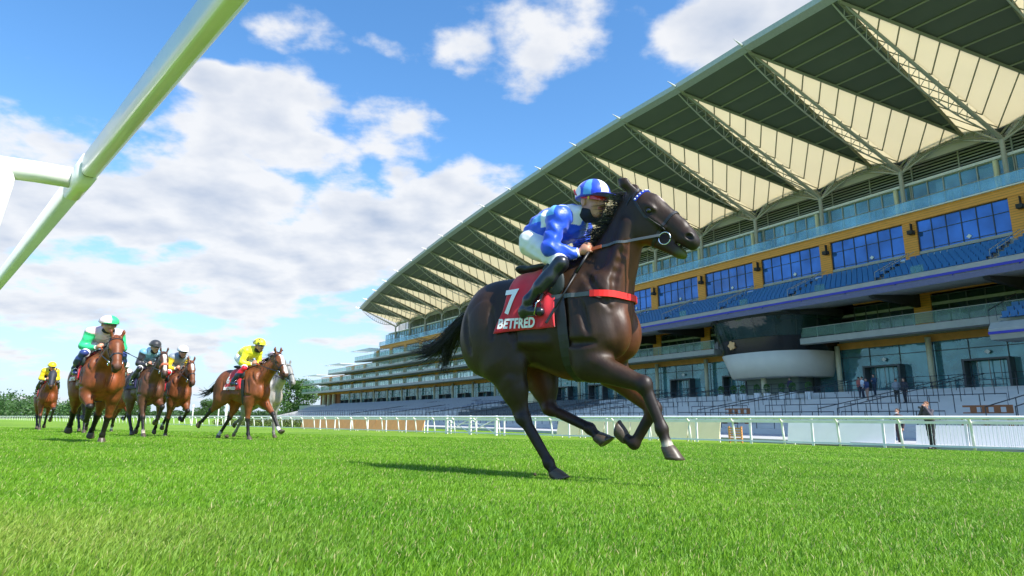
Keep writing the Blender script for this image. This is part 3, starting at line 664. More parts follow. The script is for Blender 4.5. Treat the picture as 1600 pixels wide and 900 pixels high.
TIPD = [16.3, 16.2, 15.8, 15.8, 15.6, 15.1, 14.7, 14.3, 13.7, 13.1, 12.4, 11.6, 10.8, 9.9, 8.8, 7.6, 6.2]
TIPZ = [31.7, 32.0, 32.3, 32.5, 32.6, 32.6, 32.5, 32.4, 32.2, 31.9, 31.5, 31.1, 30.6, 30.0, 29.3, 28.6, 27.7]
def roof():
    def T(k): 
        if k < 0: return (4.5 + 8.7 * k, 16.4 + .0 * k, 31.7 + .45 * k)
        return (4.5 + 8.7 * k, TIPD[k], TIPZ[k])
    def Mp(k): return (4.8 + 8.55 * k, -2.2, 25.2 if k < 12 else 25.2 - .2 * (k - 12))
    def Nn(k): return (1.8 + 8.7 * k, -2, 23.5)
    dark = mat('dark_roof_soffit', (.10, .11, .09), .6, var=.06, scale=.5); cream = mat('cream_fabric', (.86, .79, .62), .8, var=.02, scale=.3, trans=.62)
    eave = mat('eave_trim', (.42, .44, .44), .4); beam = mat('roof_beam', (.19, .19, .12), .5, var=.05)
    L_ = lambda a, b, t: tuple(a[i] + (b[i] - a[i]) * t for i in range(3))
    dn = lambda p, z: (p[0], p[1], p[2] - z)
    for k in range(-5, 17):
        t0 = T(k)
        if k < 16:
            t1, m = T(k + 1), Mp(k)
            p = bb(MB(B).slab([t0, t1, m], -.35), 'roof_panel', dark)
            q = MB(B)
            for i in range(1, 10):
                f = i / 10; q.tube([dn(L_(t0, m, f), .1), dn(L_(t1, m, f), .1)], .09, 4)
            bb(q, 'purlin', beam, p)
            q = MB(B); q.tube([dn(t0, .14), dn(m, .14)], .16, 4); q.tube([dn(t1, .14), dn(m, .14)], .16, 4); bb(q, 'ridge_beam', beam, p)
            out = lambda p_, d, z: (p_[0], p_[1] + d, p_[2] + z)
            bb(MB(B)._add([t0, t1, out(t1, .9, .1), out(t0, .9, .1), out(t0, .9, .6), out(t1, .9, .6), out(t1, 0, .5), out(t0, 0, .5)], [(0, 1, 2, 3), (3, 2, 5, 4), (4, 5, 6, 7), (0, 3, 4, 7), (1, 6, 5, 2)]), 'eave_edge', eave, p)
        n = Nn(k); up = (n[0], n[1], n[2] + 1.0)
        sides = []
        if k - 1 >= -5: sides.append(Mp(k - 1))
        if k < 16: sides.append(Mp(k))
        for m in sides:
            p = bb(MB(B).slab([t0, m, up] if m[0] < n[0] + 1 and m is sides[0] and k - 1 >= -5 else [t0, up, m], .05), 'fabric_panel', cream)
            q = MB(B)
            for i in range(1, 12):
                f = i / 12; g_ = f * 1.32; e = L_(t0, up, g_) if g_ < 1 else L_(up, m, (g_ - 1) / .32); q.tube([dn(e, .1), dn(L_(t0, m, f), .1)], .06, 4)
            bb(q, 'seam_beam', beam, p)
        # triangular truss from tip to column head
        lo = L_(t0, n, .0); tr = MB(B); tr.tube([(t0[0] + .02, t0[1] + 1.7, t0[2] + .45), t0, L_(t0, n, .5), n], [.04, .12, .15, .2], 8)
        def low(f): p_ = L_(t0, n, f); return (p_[0] + .55, p_[1], p_[2] - 1.15 * math.sin(math.pi * min(f * 1.15, 1)) ** .8)
        tr.tube([low(i / 16) for i in range(15)] + [n], .07, 6)
        for i in range(1, 14): tr.tube([low(i / 16), dn(L_(t0, up, (i + .5) / 16), .15)], .034, 4); tr.tube([low(i / 16), dn(L_(t0, up, (i - .5) / 16), .15)], .034, 4)
        bb(tr, 'roof_truss', STEEL)
        bb(MB(B).lathe((t0[0], t0[1] + 1.0, t0[2] + .28), [(.12, 0), (.02, 1.1)], 8, (0, 1, .25)), 'finial', mat('bright_cap', (.75, .75, .72), .3, metal=.3))
        # column and splayed struts
        cm = MB(B).tube([(n[0], n[1], 18.5), (n[0], n[1], n[2])], .2, 10); bb(cm, 'roof_column', STEEL)
        bb(MB(B).tube([(n[0] + .9, n[1] - .5, 18.5), (n[0] + .9, n[1] - .5, 22)], .22, 10), 'inner_column', COLM)
        st = MB(B)
        for dx, dd, dz in ((-4.1, -.3, 1.6), (4.1, -.3, 1.6), (-2.2, -2.5, 2.2), (2.2, -2.5, 2.2), (-3, -.3, 2.4), (3, -.3, 2.4)): st.tube([(n[0], n[1], n[2] - .3), (n[0] + dx, n[1] + dd, n[2] + dz)], .09, 6)
        bb(st, 'strut', STEEL)
        if k < 16:
            n1 = Nn(k + 1); A1 = []; A2 = []
            for i in range(15):
                f = i / 14; h = math.sin(math.pi * f) ** .75
                A1.append((n[0] + (n1[0] - n[0]) * f, -2.1, 23.9 + 1.9 * h)); A2.append((n[0] + .5 + (n1[0] - n[0] - 1) * f, -2.1, 23.5 + 1.25 * h))
            ar = MB(B).tube(A1, .1, 6).tube(A2, .07, 6)
            for i in range(1, 14): ar.tube([A1[i], A2[i]], .045, 4)
            bb(ar, 'arch_truss', beam)
            bk = [(a[0], -2.6, a[2] + .1) for a in A1]; bb(MB(B).poly([(n[0], -2.6, 24.0)] + bk + [(n1[0], -2.6, 24.0)]), 'fabric_infill', cream)
        # far roof behind
        if k < 16:
            m = Mp(k); n1 = Nn(k + 1)
            bb(MB(B).slab([m, (m[0], -16, 27.9), (m[0] + 8.7, -16, 27.9), Mp(k + 1)], .15), 'rear_roof_panel', WHI)
roof()

def canopies():
    for s, z, e in ((186, 12.3, 4), (167, 14.6, 4), (147, 17.2, 4)):
        m = MB(B)
        for i in range(7): m.box(s - 6, s + e + 3, .6 + i * .7, .75 + i * .7, z + .1, z + .22)
        m.box(s - 6, s - 5.8, .5, 5.2, z, z + .12); m.box(s + e, s + e + .2, .5, 5.2, z, z + .12); bb(m, 'fin_canopy', WHI)
canopies()
# ------------------------------------------------------------------ terrace in front of the stand
TERR = mat('terrace_concrete', (.66, .62, .56), .85, var=.09, scale=.7, bump=.1)
NS = 13
def td(i): return 25.5 - i * 1.8
def tz(i): return -1.05 + (i + 1) * .25
def terrace():
    m = MB(B)
    for i in range(NS): m.box(S0, 168, td(i) - 1.8, td(i), -1.6, tz(i), 12)
    o = m.build('terrace', TERR); tag(o, 'pale concrete terrace stepping up from the lawn to the grandstand', 'terrace')
    m = MB(B); m.box(S0, 168, 25.5, 33, -1.6, -1.12, 20)
    tag(m.build('pavement', GREYC), kind='structure')
    m = MB(B); m.box(168, 190, 6, 6.4, -1, 3.2); m.prism([(6.5, 2.2), (20, -.9), (20, -1.3), (6.5, -1.3)], 168.2, 182)
    tag(m.build('ramp', STONE), 'pale stone ramp beside the far end of the terrace', 'ramp')
terrace()
BLK = mat('black_railing', (.03, .035, .04), .4, var=.1)
def barriers():
    nm = {0: 'lowest', 1: 'second', 2: 'third', 3: 'fourth', 4: 'fifth', 5: 'topmost'}
    for r, i in enumerate((0, 2, 4, 7, 9, 12)):
        s = -3.5 + (r % 2) * 2; j = 0
        while s < 150:
            L = 5.6 if s < 70 else 11; 
            if not (r == 5 and False):
                d, z = td(i) - .3, tz(i)
                g = thing('crush_barrier', 'black crush barrier on the %s railed terrace step, %s from the right' % (nm[r], ORD[j]), 'barrier', B(s, d, z), 0, 'black crush barriers on the %s railed step' % nm[r])
                m = MB(B).tube([(s, d, z), (s, d, z + 1.05), (s + L, d, z + 1.05), (s + L, d, z)], .028, 6); m.build('rail', BLK, g, origin=B(s, d, z))
                m = MB(B); q = s + 1.4
                while q < s + L - .6: m.tube([(q, d, z), (q, d, z + 1.03)], .026, 5); q += 1.4
                m.build('uprights', BLK, g, origin=B(s, d, z))
            s += L + (1.6 if j % 3 else .5); j += 1
    # stair handrails climbing the terrace
    for n_, s in enumerate((-6., 3.3, 13.5, 27, 33, 38.5, 52, 66, 82, 100)):
        g = thing('stair_handrail', 'sloping black handrail pair climbing the terrace steps, %s from the right' % ORD[n_], 'handrail', B(s, td(1), tz(1)), 0, 'sloping black handrails on the terrace')
        for o_ in (0, 1.3):
            m = MB(B).tube([(s + o_, td(1), tz(1) + 1), (s + o_, td(NS - 1), tz(NS - 1) + 1)], .03, 6)
            for i in range(1, NS, 2): m.tube([(s + o_, td(i), tz(i)), (s + o_, td(i), tz(i) + 1)], .026, 5)
            m.build('handrail', BLK, g, origin=B(s, td(1), tz(1)))
barriers()
def far_seats():
    GRS = mat('grey_seat', (.33, .35, .38), .6, var=.1)
    # two tiers of grey seating blocks on the far terrace and dark seats mid-way
    for s0 in np.arange(74, 165, 6.2):
        for r, i in enumerate((6, 10)):
            g = thing('seat_block', ('lower' if r == 0 else 'upper') + ' tier block of grey seats on the far terrace, %s from the right' % ORD[int((s0 - 74) / 6.2 + .01)], 'seats', B(s0, td(i), tz(i)), 0, ('lower' if r == 0 else 'upper') + ' grey seat blocks on the far terrace')
            for rr in range(4):
                x = s0; m = MB(B)
                while x < s0 + 5.6: m.box(x, x + .46, td(i) - rr * .8 - .45, td(i) - rr * .8, tz(i) + rr * .28 + .3, tz(i) + rr * .28 + .4); m.box(x, x + .46, td(i) - rr * .8 - .5, td(i) - rr * .8 - .42, tz(i) + rr * .28 + .3, tz(i) + rr * .28 + .95); x += .55
                m.build('seat_row', GRS, g, origin=B(s0, td(i), tz(i)))
            MB(B).box(s0, s0 + 5.8, td(i) - 3.3, td(i) + .05, tz(i) - .3, tz(i) + .3).build('plinth', TERR, g, origin=B(s0, td(i), tz(i)))
    for s0 in np.arange(44, 62, 6.0):
        g = thing('seat_block', 'dark grey seat block beside the cream kiosk, %s from the right' % ORD[int((s0 - 44) / 6 + .01)], 'seats', B(s0, td(4), tz(4)), 0, 'dark grey seat blocks on the terrace')
        for rr in range(7):
            x = s0; i = 2 + rr; m = MB(B)
            while x < s0 + 5.6: m.box(x, x + .46, td(i) - .8, td(i) - .3, tz(i) + .3, tz(i) + .4); m.box(x, x + .46, td(i) - .9, td(i) - .8, tz(i) + .3, tz(i) + .9); x += .55
            m.build('seat_row', mat('dark_grey_seat', (.10, .13, .14), .6), g, origin=B(s0, td(4), tz(4)))
    # blue seats below the ground floor glass at the far end
    for s0 in np.arange(100, 170, 9.):
        g = thing('seat_block', 'blue seating below the far ground floor windows, %s from the right' % ORD[int((s0 - 100) / 9 + .01)], 'seats', B(s0, 1.2, 2.1), 0, 'blue seats below the far windows')
        m = MB(B)
        for rr in range(3): m.box(s0, s0 + 7.2, 1.0 + rr * .7, 1.5 + rr * .7, 2.5 - rr * .1, 3.1 - rr * .12)
        m.build('seats', BLUE, g, origin=B(s0, 1.2, 2.1))
    g = thing('kiosk', 'small cream box kiosk on the terrace below the dark horse', 'kiosk', B(61, 9, 1)); O = B(61, 9, 1)
    MB(B).box(58, 63, 8, 11, .6, 3.3).build('kiosk_wall', CREAM, g, origin=O); MB(B).box(57.8, 63.2, 7.8, 11.2, 3.3, 3.5).build('kiosk_roof', WHI, g, origin=O)
far_seats()
def planters():
    LF = mat('box_leaf', (.06, .15, .03), .6, var=.4, scale=20, trans=.15)
    s = 15.6
    for i in range(8):
        d, z = 8.4, tz(9); x = s + i * 1.42 + (.25 if i % 2 else 0)
        g = thing('potted_shrub', 'clipped evergreen in a white pot below the white drum, %s from the right' % ORD[i], 'plant', B(x, d, z + .02), 0, 'potted shrubs on the terrace'); O = B(x, d, z)
        MB(B).lathe((x, d, z), [(.24, 0), (.36, .72), (.30, .72), (.29, .62)], 14).build('pot', WHITEB, g, smooth=False, origin=O)
        n = 500; P = RNG.normal(0, 1, (n, 3)); P /= np.linalg.norm(P, axis=1)[:, None]; rr = RNG.uniform(.6, 1, n)[:, None]; h_ = P[:, 2:3] * .5 + .5
        P = P * rr * np.array([.36, .36, .5]) * (1.25 - .75 * h_) + np.array([0, 0, .6]) ; P[:, 0] += B(x, d, 0)[0] * 0
        a = RNG.normal(0, 1, (n, 3)); a /= np.linalg.norm(a, axis=1)[:, None]; b = np.cross(a, RNG.normal(0, 1, (n, 3))); b /= np.linalg.norm(b, axis=1)[:, None]
        V = np.stack([P - a * .05, P + b * .03, P + a * .05, P - b * .03], 1).reshape(-1, 3); F = np.arange(n * 4).reshape(-1, 4)
        o = link('foliage', npmesh('foliage', V, F, LF), g); o.location = (0, 0, .72)
planters()
def benches():
    WD = mat('brown_bench_wood', (.30, .11, .035), .6, var=.2, scale=3)
    for px, d, lab in ((1548, td(1) - 1.2, 'brown slatted timber bench on the low terrace step at the right'), (1144, td(1) - 1.2, 'brown slatted timber bench on the low terrace step right of the dark horse knee')):
        P_ = BA + BN * d; kx = (px - 800) / 1000 * .9806; s = (kx * P_[1] - P_[0]) / (BT[0] - kx * BT[1]); z = tz(1); O = B(s, d, z); g = thing('bench', lab, 'bench', O)
        m = MB(B)
        for i in range(4): m.box(s - 1.15, s + 1.15, d + .05 + i * .13, d + .15 + i * .13, z + .52, z + .56)
        m.build('seat', WD, g, origin=O); m = MB(B)
        m.box(s - 1.15, s + 1.15, d, d + .05, z + 1.0, z + 1.1); m.box(s - 1.15, s + 1.15, d, d + .05, z + .68, z + .74)
        x = s - 1.15
        while x < s + .9: m.box(x, x + .3, d, d + .04, z + .74, z + 1.0); x += .55
        m.build('backrest', WD, g, origin=O)
        for x in (s - 1.1, s, s + 1.0): MB(B).box(x, x + .1, d, d + .5, z, z + .52).build('leg', WD, g, origin=O)
benches()

# ------------------------------------------------------------------ trees
LEAF = mat('tree_leaf', (0, 0, 0), .6, var=.25, scale=.6, attr='tint', trans=.3); BARK = mat('bark', (.11, .08, .05), .9, var=.3, scale=8, bump=.3)
def leafcloud(cs, n, size, seed):
    r = np.random.default_rng(seed); Vs = []; Cs = []
    for (c, rad, col) in cs:
        P = r.normal(0, 1, (n, 3)); P /= np.linalg.norm(P, axis=1)[:, None]; P = P * (r.uniform(.55, 1.08, n) ** .6)[:, None] * np.array(rad) + np.array(c)
        a = r.normal(0, 1, (n, 3)); a /= np.linalg.norm(a, axis=1)[:, None]; b = np.cross(a, r.normal(0, 1, (n, 3))); b /= np.linalg.norm(b, axis=1)[:, None]
        s = size * r.uniform(.6, 1.3, n)[:, None]
        Vs.append(np.stack([P - a * s, P + b * s * .6, P + a * s, P - b * s * .6], 1).reshape(-1, 3)); cc = np.array(col) * r.uniform(.7, 1.35, n)[:, None]; Cs.append(np.repeat(cc, 4, 0))
    V = np.concatenate(Vs); return V, np.arange(len(V)).reshape(-1, 4), np.concatenate(Cs)
def px2w(px, Y): return (px - 800) / 1000 * Y * .985
def tree(px, Y, h, w, lab, seed, col=(.06, .13, .025), conical=False, trunk=.3, group=None):
    x = px2w(px, Y); g0 = gz(x, Y); r = random.Random(seed); g = thing('tree', lab, 'tree', (x, Y, g0), 0, group)
    m = MB().tube([(0, 0, -.3), (.1, 0, h * .3), (.05, .1, h * .75)], [trunk, trunk * .75, trunk * .3], 8)
    for i in range(5): a = r.uniform(0, 6.3); m.tube([(.05, 0, h * (.25 + .1 * i)), (math.cos(a) * w * .35, math.sin(a) * w * .35, h * (.45 + .1 * i))], [trunk * .4, trunk * .12], 6)
    m.build('trunk', BARK, g, True); cs = []
    for i in range(26):
        t = r.uniform(0, 1); a = r.uniform(0, 6.3); q = (1 - t) if conical else math.sin(math.pi * (.12 + .8 * t)) ** .8
        rr = w * .5 * q * math.sqrt(r.uniform(.05, .75)); c = (math.cos(a) * rr, math.sin(a) * rr, h * (.22 + .7 * t)); s = w * r.uniform(.13, .24) * (.55 if conical else 1)
        k = r.uniform(.75, 1.3); cs.append((c, (s, s, s * .8), tuple(v * k for v in col)))
    V, F, C = leafcloud(cs, 330, max(.1, h * .024), seed); link('crown', npmesh('crown', V, F, LEAF, cols=C), g)
def trees():
    tree(463, 218, 13, 15, 'large round green tree beside the far left end of the grandstand', 3, (.07, .16, .03)); 
    tree(325, 330, 9, 12, 'bushy tree on the horizon between the white capped jockey and the lone yellow one', 5)
    tree(338, 340, 8, 10, 'low rounded tree right of the bushy horizon tree behind the yellow jockey', 6, (.05, .12, .03))
    tree(291, 340, 8.5, 5, 'dark pointed conifer on the horizon right of the white capped jockey', 8, (.03, .08, .025), True)
    tree(318, 345, 8.0, 4.5, 'small dark conifer beside the bushy horizon tree', 9, (.03, .08, .025), True)
    tree(363, 350, 7.5, 5, 'small dark conifer behind the hind legs of the yellow jockey horse', 10, (.035, .09, .025), True)
    tree(200, 360, 10, 12, 'green tree on the horizon right of the pink and green jockey horse', 12)
    tree(225, 365, 9, 11, 'green tree behind the dark horse of the black sleeved jockey', 13)
    tree(170, 380, 10, 13, 'green tree behind the forelegs of the big bay horse', 14, (.06, .13, .03))
    # woodland ridge: one mass
    r = random.Random(4); cs = []
    for i in range(330):
        px = r.uniform(-330, 175); Y = r.uniform(330, 460); x = px2w(px, Y); hh = (14 if px < 85 else 9.5) * r.uniform(.7, 1.15) * (1 if px < 150 else .7); k = r.uniform(.75, 1.25)
        cs.append(((x, Y, gz(x, Y) + hh * .42), (hh * .5, hh * .5, hh * .55), (.055 * k, .12 * k, .03 * k)))
    for i in range(230):
        px = r.uniform(175, 470); Y = r.uniform(400, 500); x = px2w(px, Y); hh = 5.2 * r.uniform(.6, 1.1); k = r.uniform(.75, 1.2)
        cs.append(((x, Y, gz(x, Y) + hh * .4), (hh * .8, hh * .6, hh * .5), (.05 * k, .11 * k, .03 * k)))
    V, F, C = leafcloud(cs, 90, .75, 11); tag(link('woodland', npmesh('woodland', V, F, LEAF, cols=C)), 'wooded ridge of green trees along the far left horizon', 'woodland', kind='stuff')
    # clipped shrubs inside the rail at left
    cs = []
    for px in range(340, 480, 7):
        Y = 90 - (px - 340) * .12; x = px2w(px, Y); cs.append(((x, Y + 1, gz_u(31) + .45), (.9, .7, .5), (.10, .13, .03)))
    V, F, C = leafcloud(cs, 140, .12, 12); tag(link('hedge', npmesh('hedge', V, F, LEAF, cols=C)), 'low green hedge behind the rail left of the grandstand', 'hedge', kind='stuff')
    for px, h in ((343, 3.0), (355, 4.6), (303, 2.6)):
        x = px2w(px, 88); g = thing('white_post', {3.0: 'middle height white post behind the rail, left of the tallest one', 4.6: 'tallest thick white post behind the rail under the yellow jockey', 2.6: 'shortest white post behind the rail, leftmost of three'}[h], 'post', (x, 88, gz_u(31)), 0, 'tall white posts behind the rail')
        MB().tube([(0, 0, 0), (0, 0, h)], .16 if h > 4 else .08, 8).build('shaft', WHITEB, g); MB().lathe((0, 0, h), [(.2, 0), (.05, .25)], 8).build('cap', WHITEB, g)
trees()
# ------------------------------------------------------------------ horses and riders
HIDE = lambda: mat('horse_coat', (0, 0, 0), .46, var=.3, scale=13, attr='tint', spec=.38, bump=.45, bdist=.010, stretch=(1, 1, .45))
HAIR = mat('black_horsehair', (.012, .010, .009), .45, var=.3, scale=30); HAIRB = mat('grey_horsehair', (.35, .33, .30), .5, var=.3)
LEATH = mat('black_leather', (.018, .018, .02), .4, var=.15, scale=30); LEATHG = mat('grey_web', (.10, .11, .12), .5, var=.1); CHROME = mat('bright_metal', (.8, .8, .78), .18, metal=1, var=.02)
REDC = mat('red_cloth', (.66, .010, .025), .6, var=.1, scale=12, sheen=.3, bump=.25, bdist=.004); REDB = mat('red_band', (.85, .02, .015), .55, var=.06); SKIN = mat('skin', (.52, .24, .15), .5, var=.1, scale=20)
WTEXT = mat('white_lettering', (.85, .85, .83), .6, var=.02); HOOFM = mat('hoof_horn', (.075, .055, .036), .4, var=.3, scale=25, stretch=(1, 1, 4), spec=.5); EYEM = mat('dark_eye', (.01, .006, .004), .05, var=0, coat=1)

def snap(prims, P, off, it=6):
    P = np.array(P, float); e = .002
    for _ in range(it):
        d = fieldv(prims, P, off); g = np.stack([fieldv(prims, P + np.eye(3)[i] * e, off) - d for i in range(3)], 1) / e
        g /= np.linalg.norm(g, axis=1)[:, None] + 1e-6; P = P - g * np.clip(d, -.05, .05)[:, None]
    return P, g
def strap(prims, path, w, th, off=.006, dens=4, closed=False):
    pts = []
    for i in range(len(path) - 1):
        for t in np.arange(dens) / dens: pts.append(np.array(path[i]) * (1 - t) + np.array(path[i + 1]) * t)
    pts.append(np.array(path[-1])); P, g = snap(prims, pts, off) if prims else (np.array(pts), None)
    return ribbon(P, g, w, th)
def ribbon(P, g, w, th):
    n = len(P); T = np.gradient(P, axis=0); T /= np.linalg.norm(T, axis=1)[:, None] + 1e-9
    if g is None: g = np.repeat([[0, -1., .2]], n, 0)
    S = np.cross(T, g); S /= np.linalg.norm(S, axis=1)[:, None] + 1e-9; g = np.cross(S, T)
    w = np.asarray(w) * np.ones(n); V = []
    for a, b in ((-1, -1), (1, -1), (1, 1), (-1, 1)): V.append(P + S * (w / 2)[:, None] * a + g * th / 2 * b)
    V = np.stack(V, 1).reshape(-1, 3); F = []
    for i in range(n - 1):
        for j in range(4): F.append((i * 4 + j, i * 4 + (j + 1) % 4, (i + 1) * 4 + (j + 1) % 4, (i + 1) * 4 + j))
    F += [(0, 1, 2, 3), ((n - 1) * 4 + 3, (n - 1) * 4 + 2, (n - 1) * 4 + 1, (n - 1) * 4)]
    return V, F
def joinVF(parts):
    V = []; F = []
    for v, f in parts:
        n = len(V); V += [tuple(x) for x in v]; F += [tuple(n + int(i) for i in q) for q in f]
    return V, F
def vf_obj(name, parts, m, parent, smooth=False):
    V, F = joinVF(parts); me = bpy.data.meshes.new(name); me.from_pydata(V, [], F); me.update(); me.materials.append(m)
    if smooth: me.shade_smooth()
    return link(name, me, parent)
def strands(paths, r0, name, m, parent):
    """paths (n,k,3): tapered hair strands"""
    P = np.asarray(paths, float); n, k, _ = P.shape; T = np.gradient(P, axis=1); T /= np.linalg.norm(T, axis=2)[..., None] + 1e-9
    U = np.cross(T, np.array([.3, .2, 1.])); U /= np.linalg.norm(U, axis=2)[..., None] + 1e-9; W = np.cross(T, U)
    rad = (r0 * np.linspace(1, .12, k) ** .6)[None, :, None] * RNG.uniform(.6, 1.3, (n, 1, 1))
    V = np.stack([P + (U * math.cos(a) + W * math.sin(a)) * rad for a in (0, 2.09, 4.19)], 2).reshape(-1, 3)
    b = (np.arange(n)[:, None, None] * k + np.arange(k - 1)[None, :, None]) * 3; j = np.arange(3)[None, None]
    F = np.stack([b + j, b + (j + 1) % 3, b + 3 + (j + 1) % 3, b + 3 + j], -1).reshape(-1, 4)
    return link(name, npmesh(name, V, F, m, True), parent)
def bez(p, k):
    t = np.linspace(0, 1, k)[:, None]; p = [np.array(x, float) for x in p]
    if len(p) == 3: return (1 - t) ** 2 * p[0] + 2 * t * (1 - t) * p[1] + t * t * p[2]
    return (1 - t) ** 3 * p[0] + 3 * t * (1 - t) ** 2 * p[1] + 3 * t * t * (1 - t) * p[2] + t ** 3 * p[3]

class Head:
    def __init__(s, poll, muz, yaw=0, k=1.):
        s.o = np.array(poll, float); f = np.array(muz, float) - s.o; f /= np.linalg.norm(f)
        l = np.cross([0, 0, 1], f); l /= np.linalg.norm(l); s.M = np.stack([f, l, np.cross(f, l)], 1); s.k = k
    def __call__(s, a, b, c): return s.o + s.M @ (np.array([a, b, c]) * s.k)

def horse_prims(po, col, leg, sock):
    H = Head(po['poll'], po['muzzle']); p = []; POST = []
    A = lambda *q, **k: p.append(q[0])
    p += [el((.12, 0, 1.19), (.45, .245, .455), .08), el((-.2, 0, 1.225), (.48, .25, .375), .1), el((-.35, 0, 1.38), (.4, .19, .215), .1), el((-.64, 0, 1.30), (.32, .225, .30), .1)]
    for s in (-1, 1):
        p += [el((-.65, .145 * s, 1.12), (.28, .13, .34), .07), el((-.42, .17 * s, 1.02), (.13, .09, .22), .06, rotm(0, 25, 0)), el((.33, .15 * s, 1.17), (.17, .115, .36), .07, rotm(0, 18, 0)), el((.47, .085 * s, 1.08), (.14, .11, .2), .04), el((.30, .17 * s, .98), (.12, .08, .16), .05)]
    p += [rc((.2, 0, 1.57), (-.1, 0, 1.56), .07, .075, .1, .8)]
    poll = np.array(po['poll'], float); nk = poll + H.M @ np.array([.13, 0, -.12])
    p += [rc((.32, 0, 1.33), nk, .255, .122, .09, .55), rc((.14, 0, 1.57), poll * .55 + np.array([.14, 0, 1.57]) * .45 + np.array([.03, 0, -.10]), .085, .055, .08, .7), rc(poll * .55 + np.array([.14, 0, 1.57]) * .45 + np.array([.03, 0, -.10]), H(.02, 0, .0), .055, .075, .08, .7)]
    p += [cut(el((.66, 0, 1.03), (.11, .010, .16), .03))]
    for s in (-1, 1):
        for a_, b_, r_ in (((.13, .262, 1.42), (.17, .27, 1.0), .02), ((-.37, .262, 1.36), (-.30, .262, 1.02), .026), ((-.80, .225, 1.28), (-.74, .265, .98), .018), ((.28, .20, 1.56), (.50, .195, 1.24), .02), ((.47, .16, 1.30), (.60, .105, 1.72), .02), ((.16, .262, 1.0), (.40, .25, .99), .016), ((-.52, .275, 1.33), (-.50, .285, 1.08), .012), ((.30, .262, 1.30), (.36, .25, 1.06), .014)): POST.append((np.array([a_[0], a_[1] * s, a_[2]]), np.array([b_[0], b_[1] * s, b_[2]]), r_))
    for s in (-1, 1): p += [rc((.40, .185 * s, 1.32), (.47, .15 * s, 1.02), .05, .065, .025), rc((.20, .21 * s, 1.36), (.27, .215 * s, 1.02), .035, .05, .022), rc((-.02, .215 * s, 1.02), (-.40, .20 * s, 1.05), .03, .03, .06), el((-.60, .235 * s, 1.22), (.12, .03, .16), .04)]
    # jugular groove muscle lines
    for s in (-1, 1): p.append(rc((.42, .10 * s, 1.25), nk + np.array([-.01, .05 * s, -.05]), .09, .06, .06))
    hp = []
    Re = H.M
    def he(c, r, k=.03): hp.append(el(H(*c), r, k, Re))
    def hr(a, b, ra, rb, k=.03, sq=1.): hp.append(rc(H(*a), H(*b), ra, rb, k, sq, H.M[:, 1]))
    he((.15, 0, .0), (.17, .092, .12), .05); hr((.2, 0, .025), (.55, 0, -.005), .092, .072, .05, .78); hr((.2, 0, .07), (.5, 0, .04), .05, .038, .03)
    for s in (-1, 1):
        he((.215, .036 * s, -.095), (.165, .05, .16), .03); he((.235, .080 * s, .032), (.05, .022, .02), .02); hr((.28, .075 * s, -.03), (.42, .058 * s, -.035), .013, .010, .02)
        he((.60, .047 * s, .0), (.04, .024, .033), .02)
    hr((.26, 0, -.155), (.58, 0, -.125), .07, .046, .04, .8); he((.6, 0, -.015), (.078, .062, .062), .03); he((.645, 0, -.03), (.038, .045, .045), .025); he((.60, 0, -.13), (.062, .045, .038), .02)
    ear = po.get('ear', (-.13, .075, .075))
    for s in (-1, 1):
        hr((.03, .055 * s, .06), (ear[0] * .5, ear[1] * s * 1.15, (ear[2] + .06) * .5 + .01), .032, .036, .03, .55); hr((ear[0] * .5, ear[1] * s * 1.15, (ear[2] + .06) * .5 + .01), (ear[0] * 1.12, ear[1] * s, ear[2] * 1.1), .036, .004, .02, .5)
    for s in (-1, 1):
        hp.append(cut(el(H(.618, .066 * s, .002), (.031, .022, .021), .01, Re))); hp.append(cut(el(H(.25, .098 * s, .004), (.026, .014, .017), .01, Re)))
    hp.append(cut(el(H(.66, 0, -.084), (.14, .09, .008), .01, Re)))
    p += hp
    LB = leg; hoofs = []
    for key in ('HN', 'HF', 'FN', 'FF'):
        s = -1 if key[1] == 'N' else 1; J = [np.array(j, float) for j in po[key]]
        if key[0] == 'H':
            st, ho, fe, pa, hf = J
            p += [rc((-.62, .155 * s, 1.14), st + np.array([-.14, 0, .03]), .19, .15, .08, .62), rc((-.5, .17 * s, 1.05), st, .16, .12, .06, .6), rc(st + np.array([-.10, 0, .0]), ho * .45 + st * .55 + np.array([-.03, 0, 0]), .175, .115, .06, .58), rc(st * .6 + ho * .4 + np.array([-.05, 0, .0]), ho * .97 + st * .03, .12, .056, .05, .62), rc(st * .7 + ho * .3 + np.array([-.02, .035 * s, .0]), st * .35 + ho * .65 + np.array([0, .02 * s, 0]), .05, .03, .03)]
            d = (ho - st); d /= np.linalg.norm(d); back = np.array([-.06, 0, .0]) + d * .0
            p += [rc(ho, ho, .058, .058, .03, c=LB), rc(ho + back * .6, ho + back + np.array([0, 0, .035]), .035, .026, .03, c=LB), rc(ho * .6 + st * .4 + back, ho + back + np.array([0, 0, .03]), .02, .018, .03)]
            p += [rc(ho + (fe - ho) * .12, fe, .043, .032, .03, c=LB)]
        else:
            e_, kn, fe, pa, hf = J
            p += [rc((.33, .17 * s, 1.05), e_, .15, .12, .08, .7), rc(e_, kn, .115, .054, .05, .8), rc(e_ * .85 + kn * .15 + np.array([.0, .035 * s, .045]), e_ * .35 + kn * .65 + np.array([.01, .015 * s, .02]), .062, .030, .02), rc(e_ * .9 + kn * .1 + np.array([.0, .02 * s, -.045]), e_ * .4 + kn * .6 + np.array([0, 0, -.015]), .05, .028, .02)]
            p += [el(kn, (.056, .05, .06), .03, col=LB), rc(kn + (fe - kn) * .1, fe, .042, .031, .03, c=LB)]
        tn = (fe - (ho if key[0] == 'H' else kn)); tn /= np.linalg.norm(tn); bk = np.cross(tn, [0, 1, 0]) * .028
        # back tendon
        st_ = ho if key[0] == 'H' else kn
        sk = sock.get(key, LB)
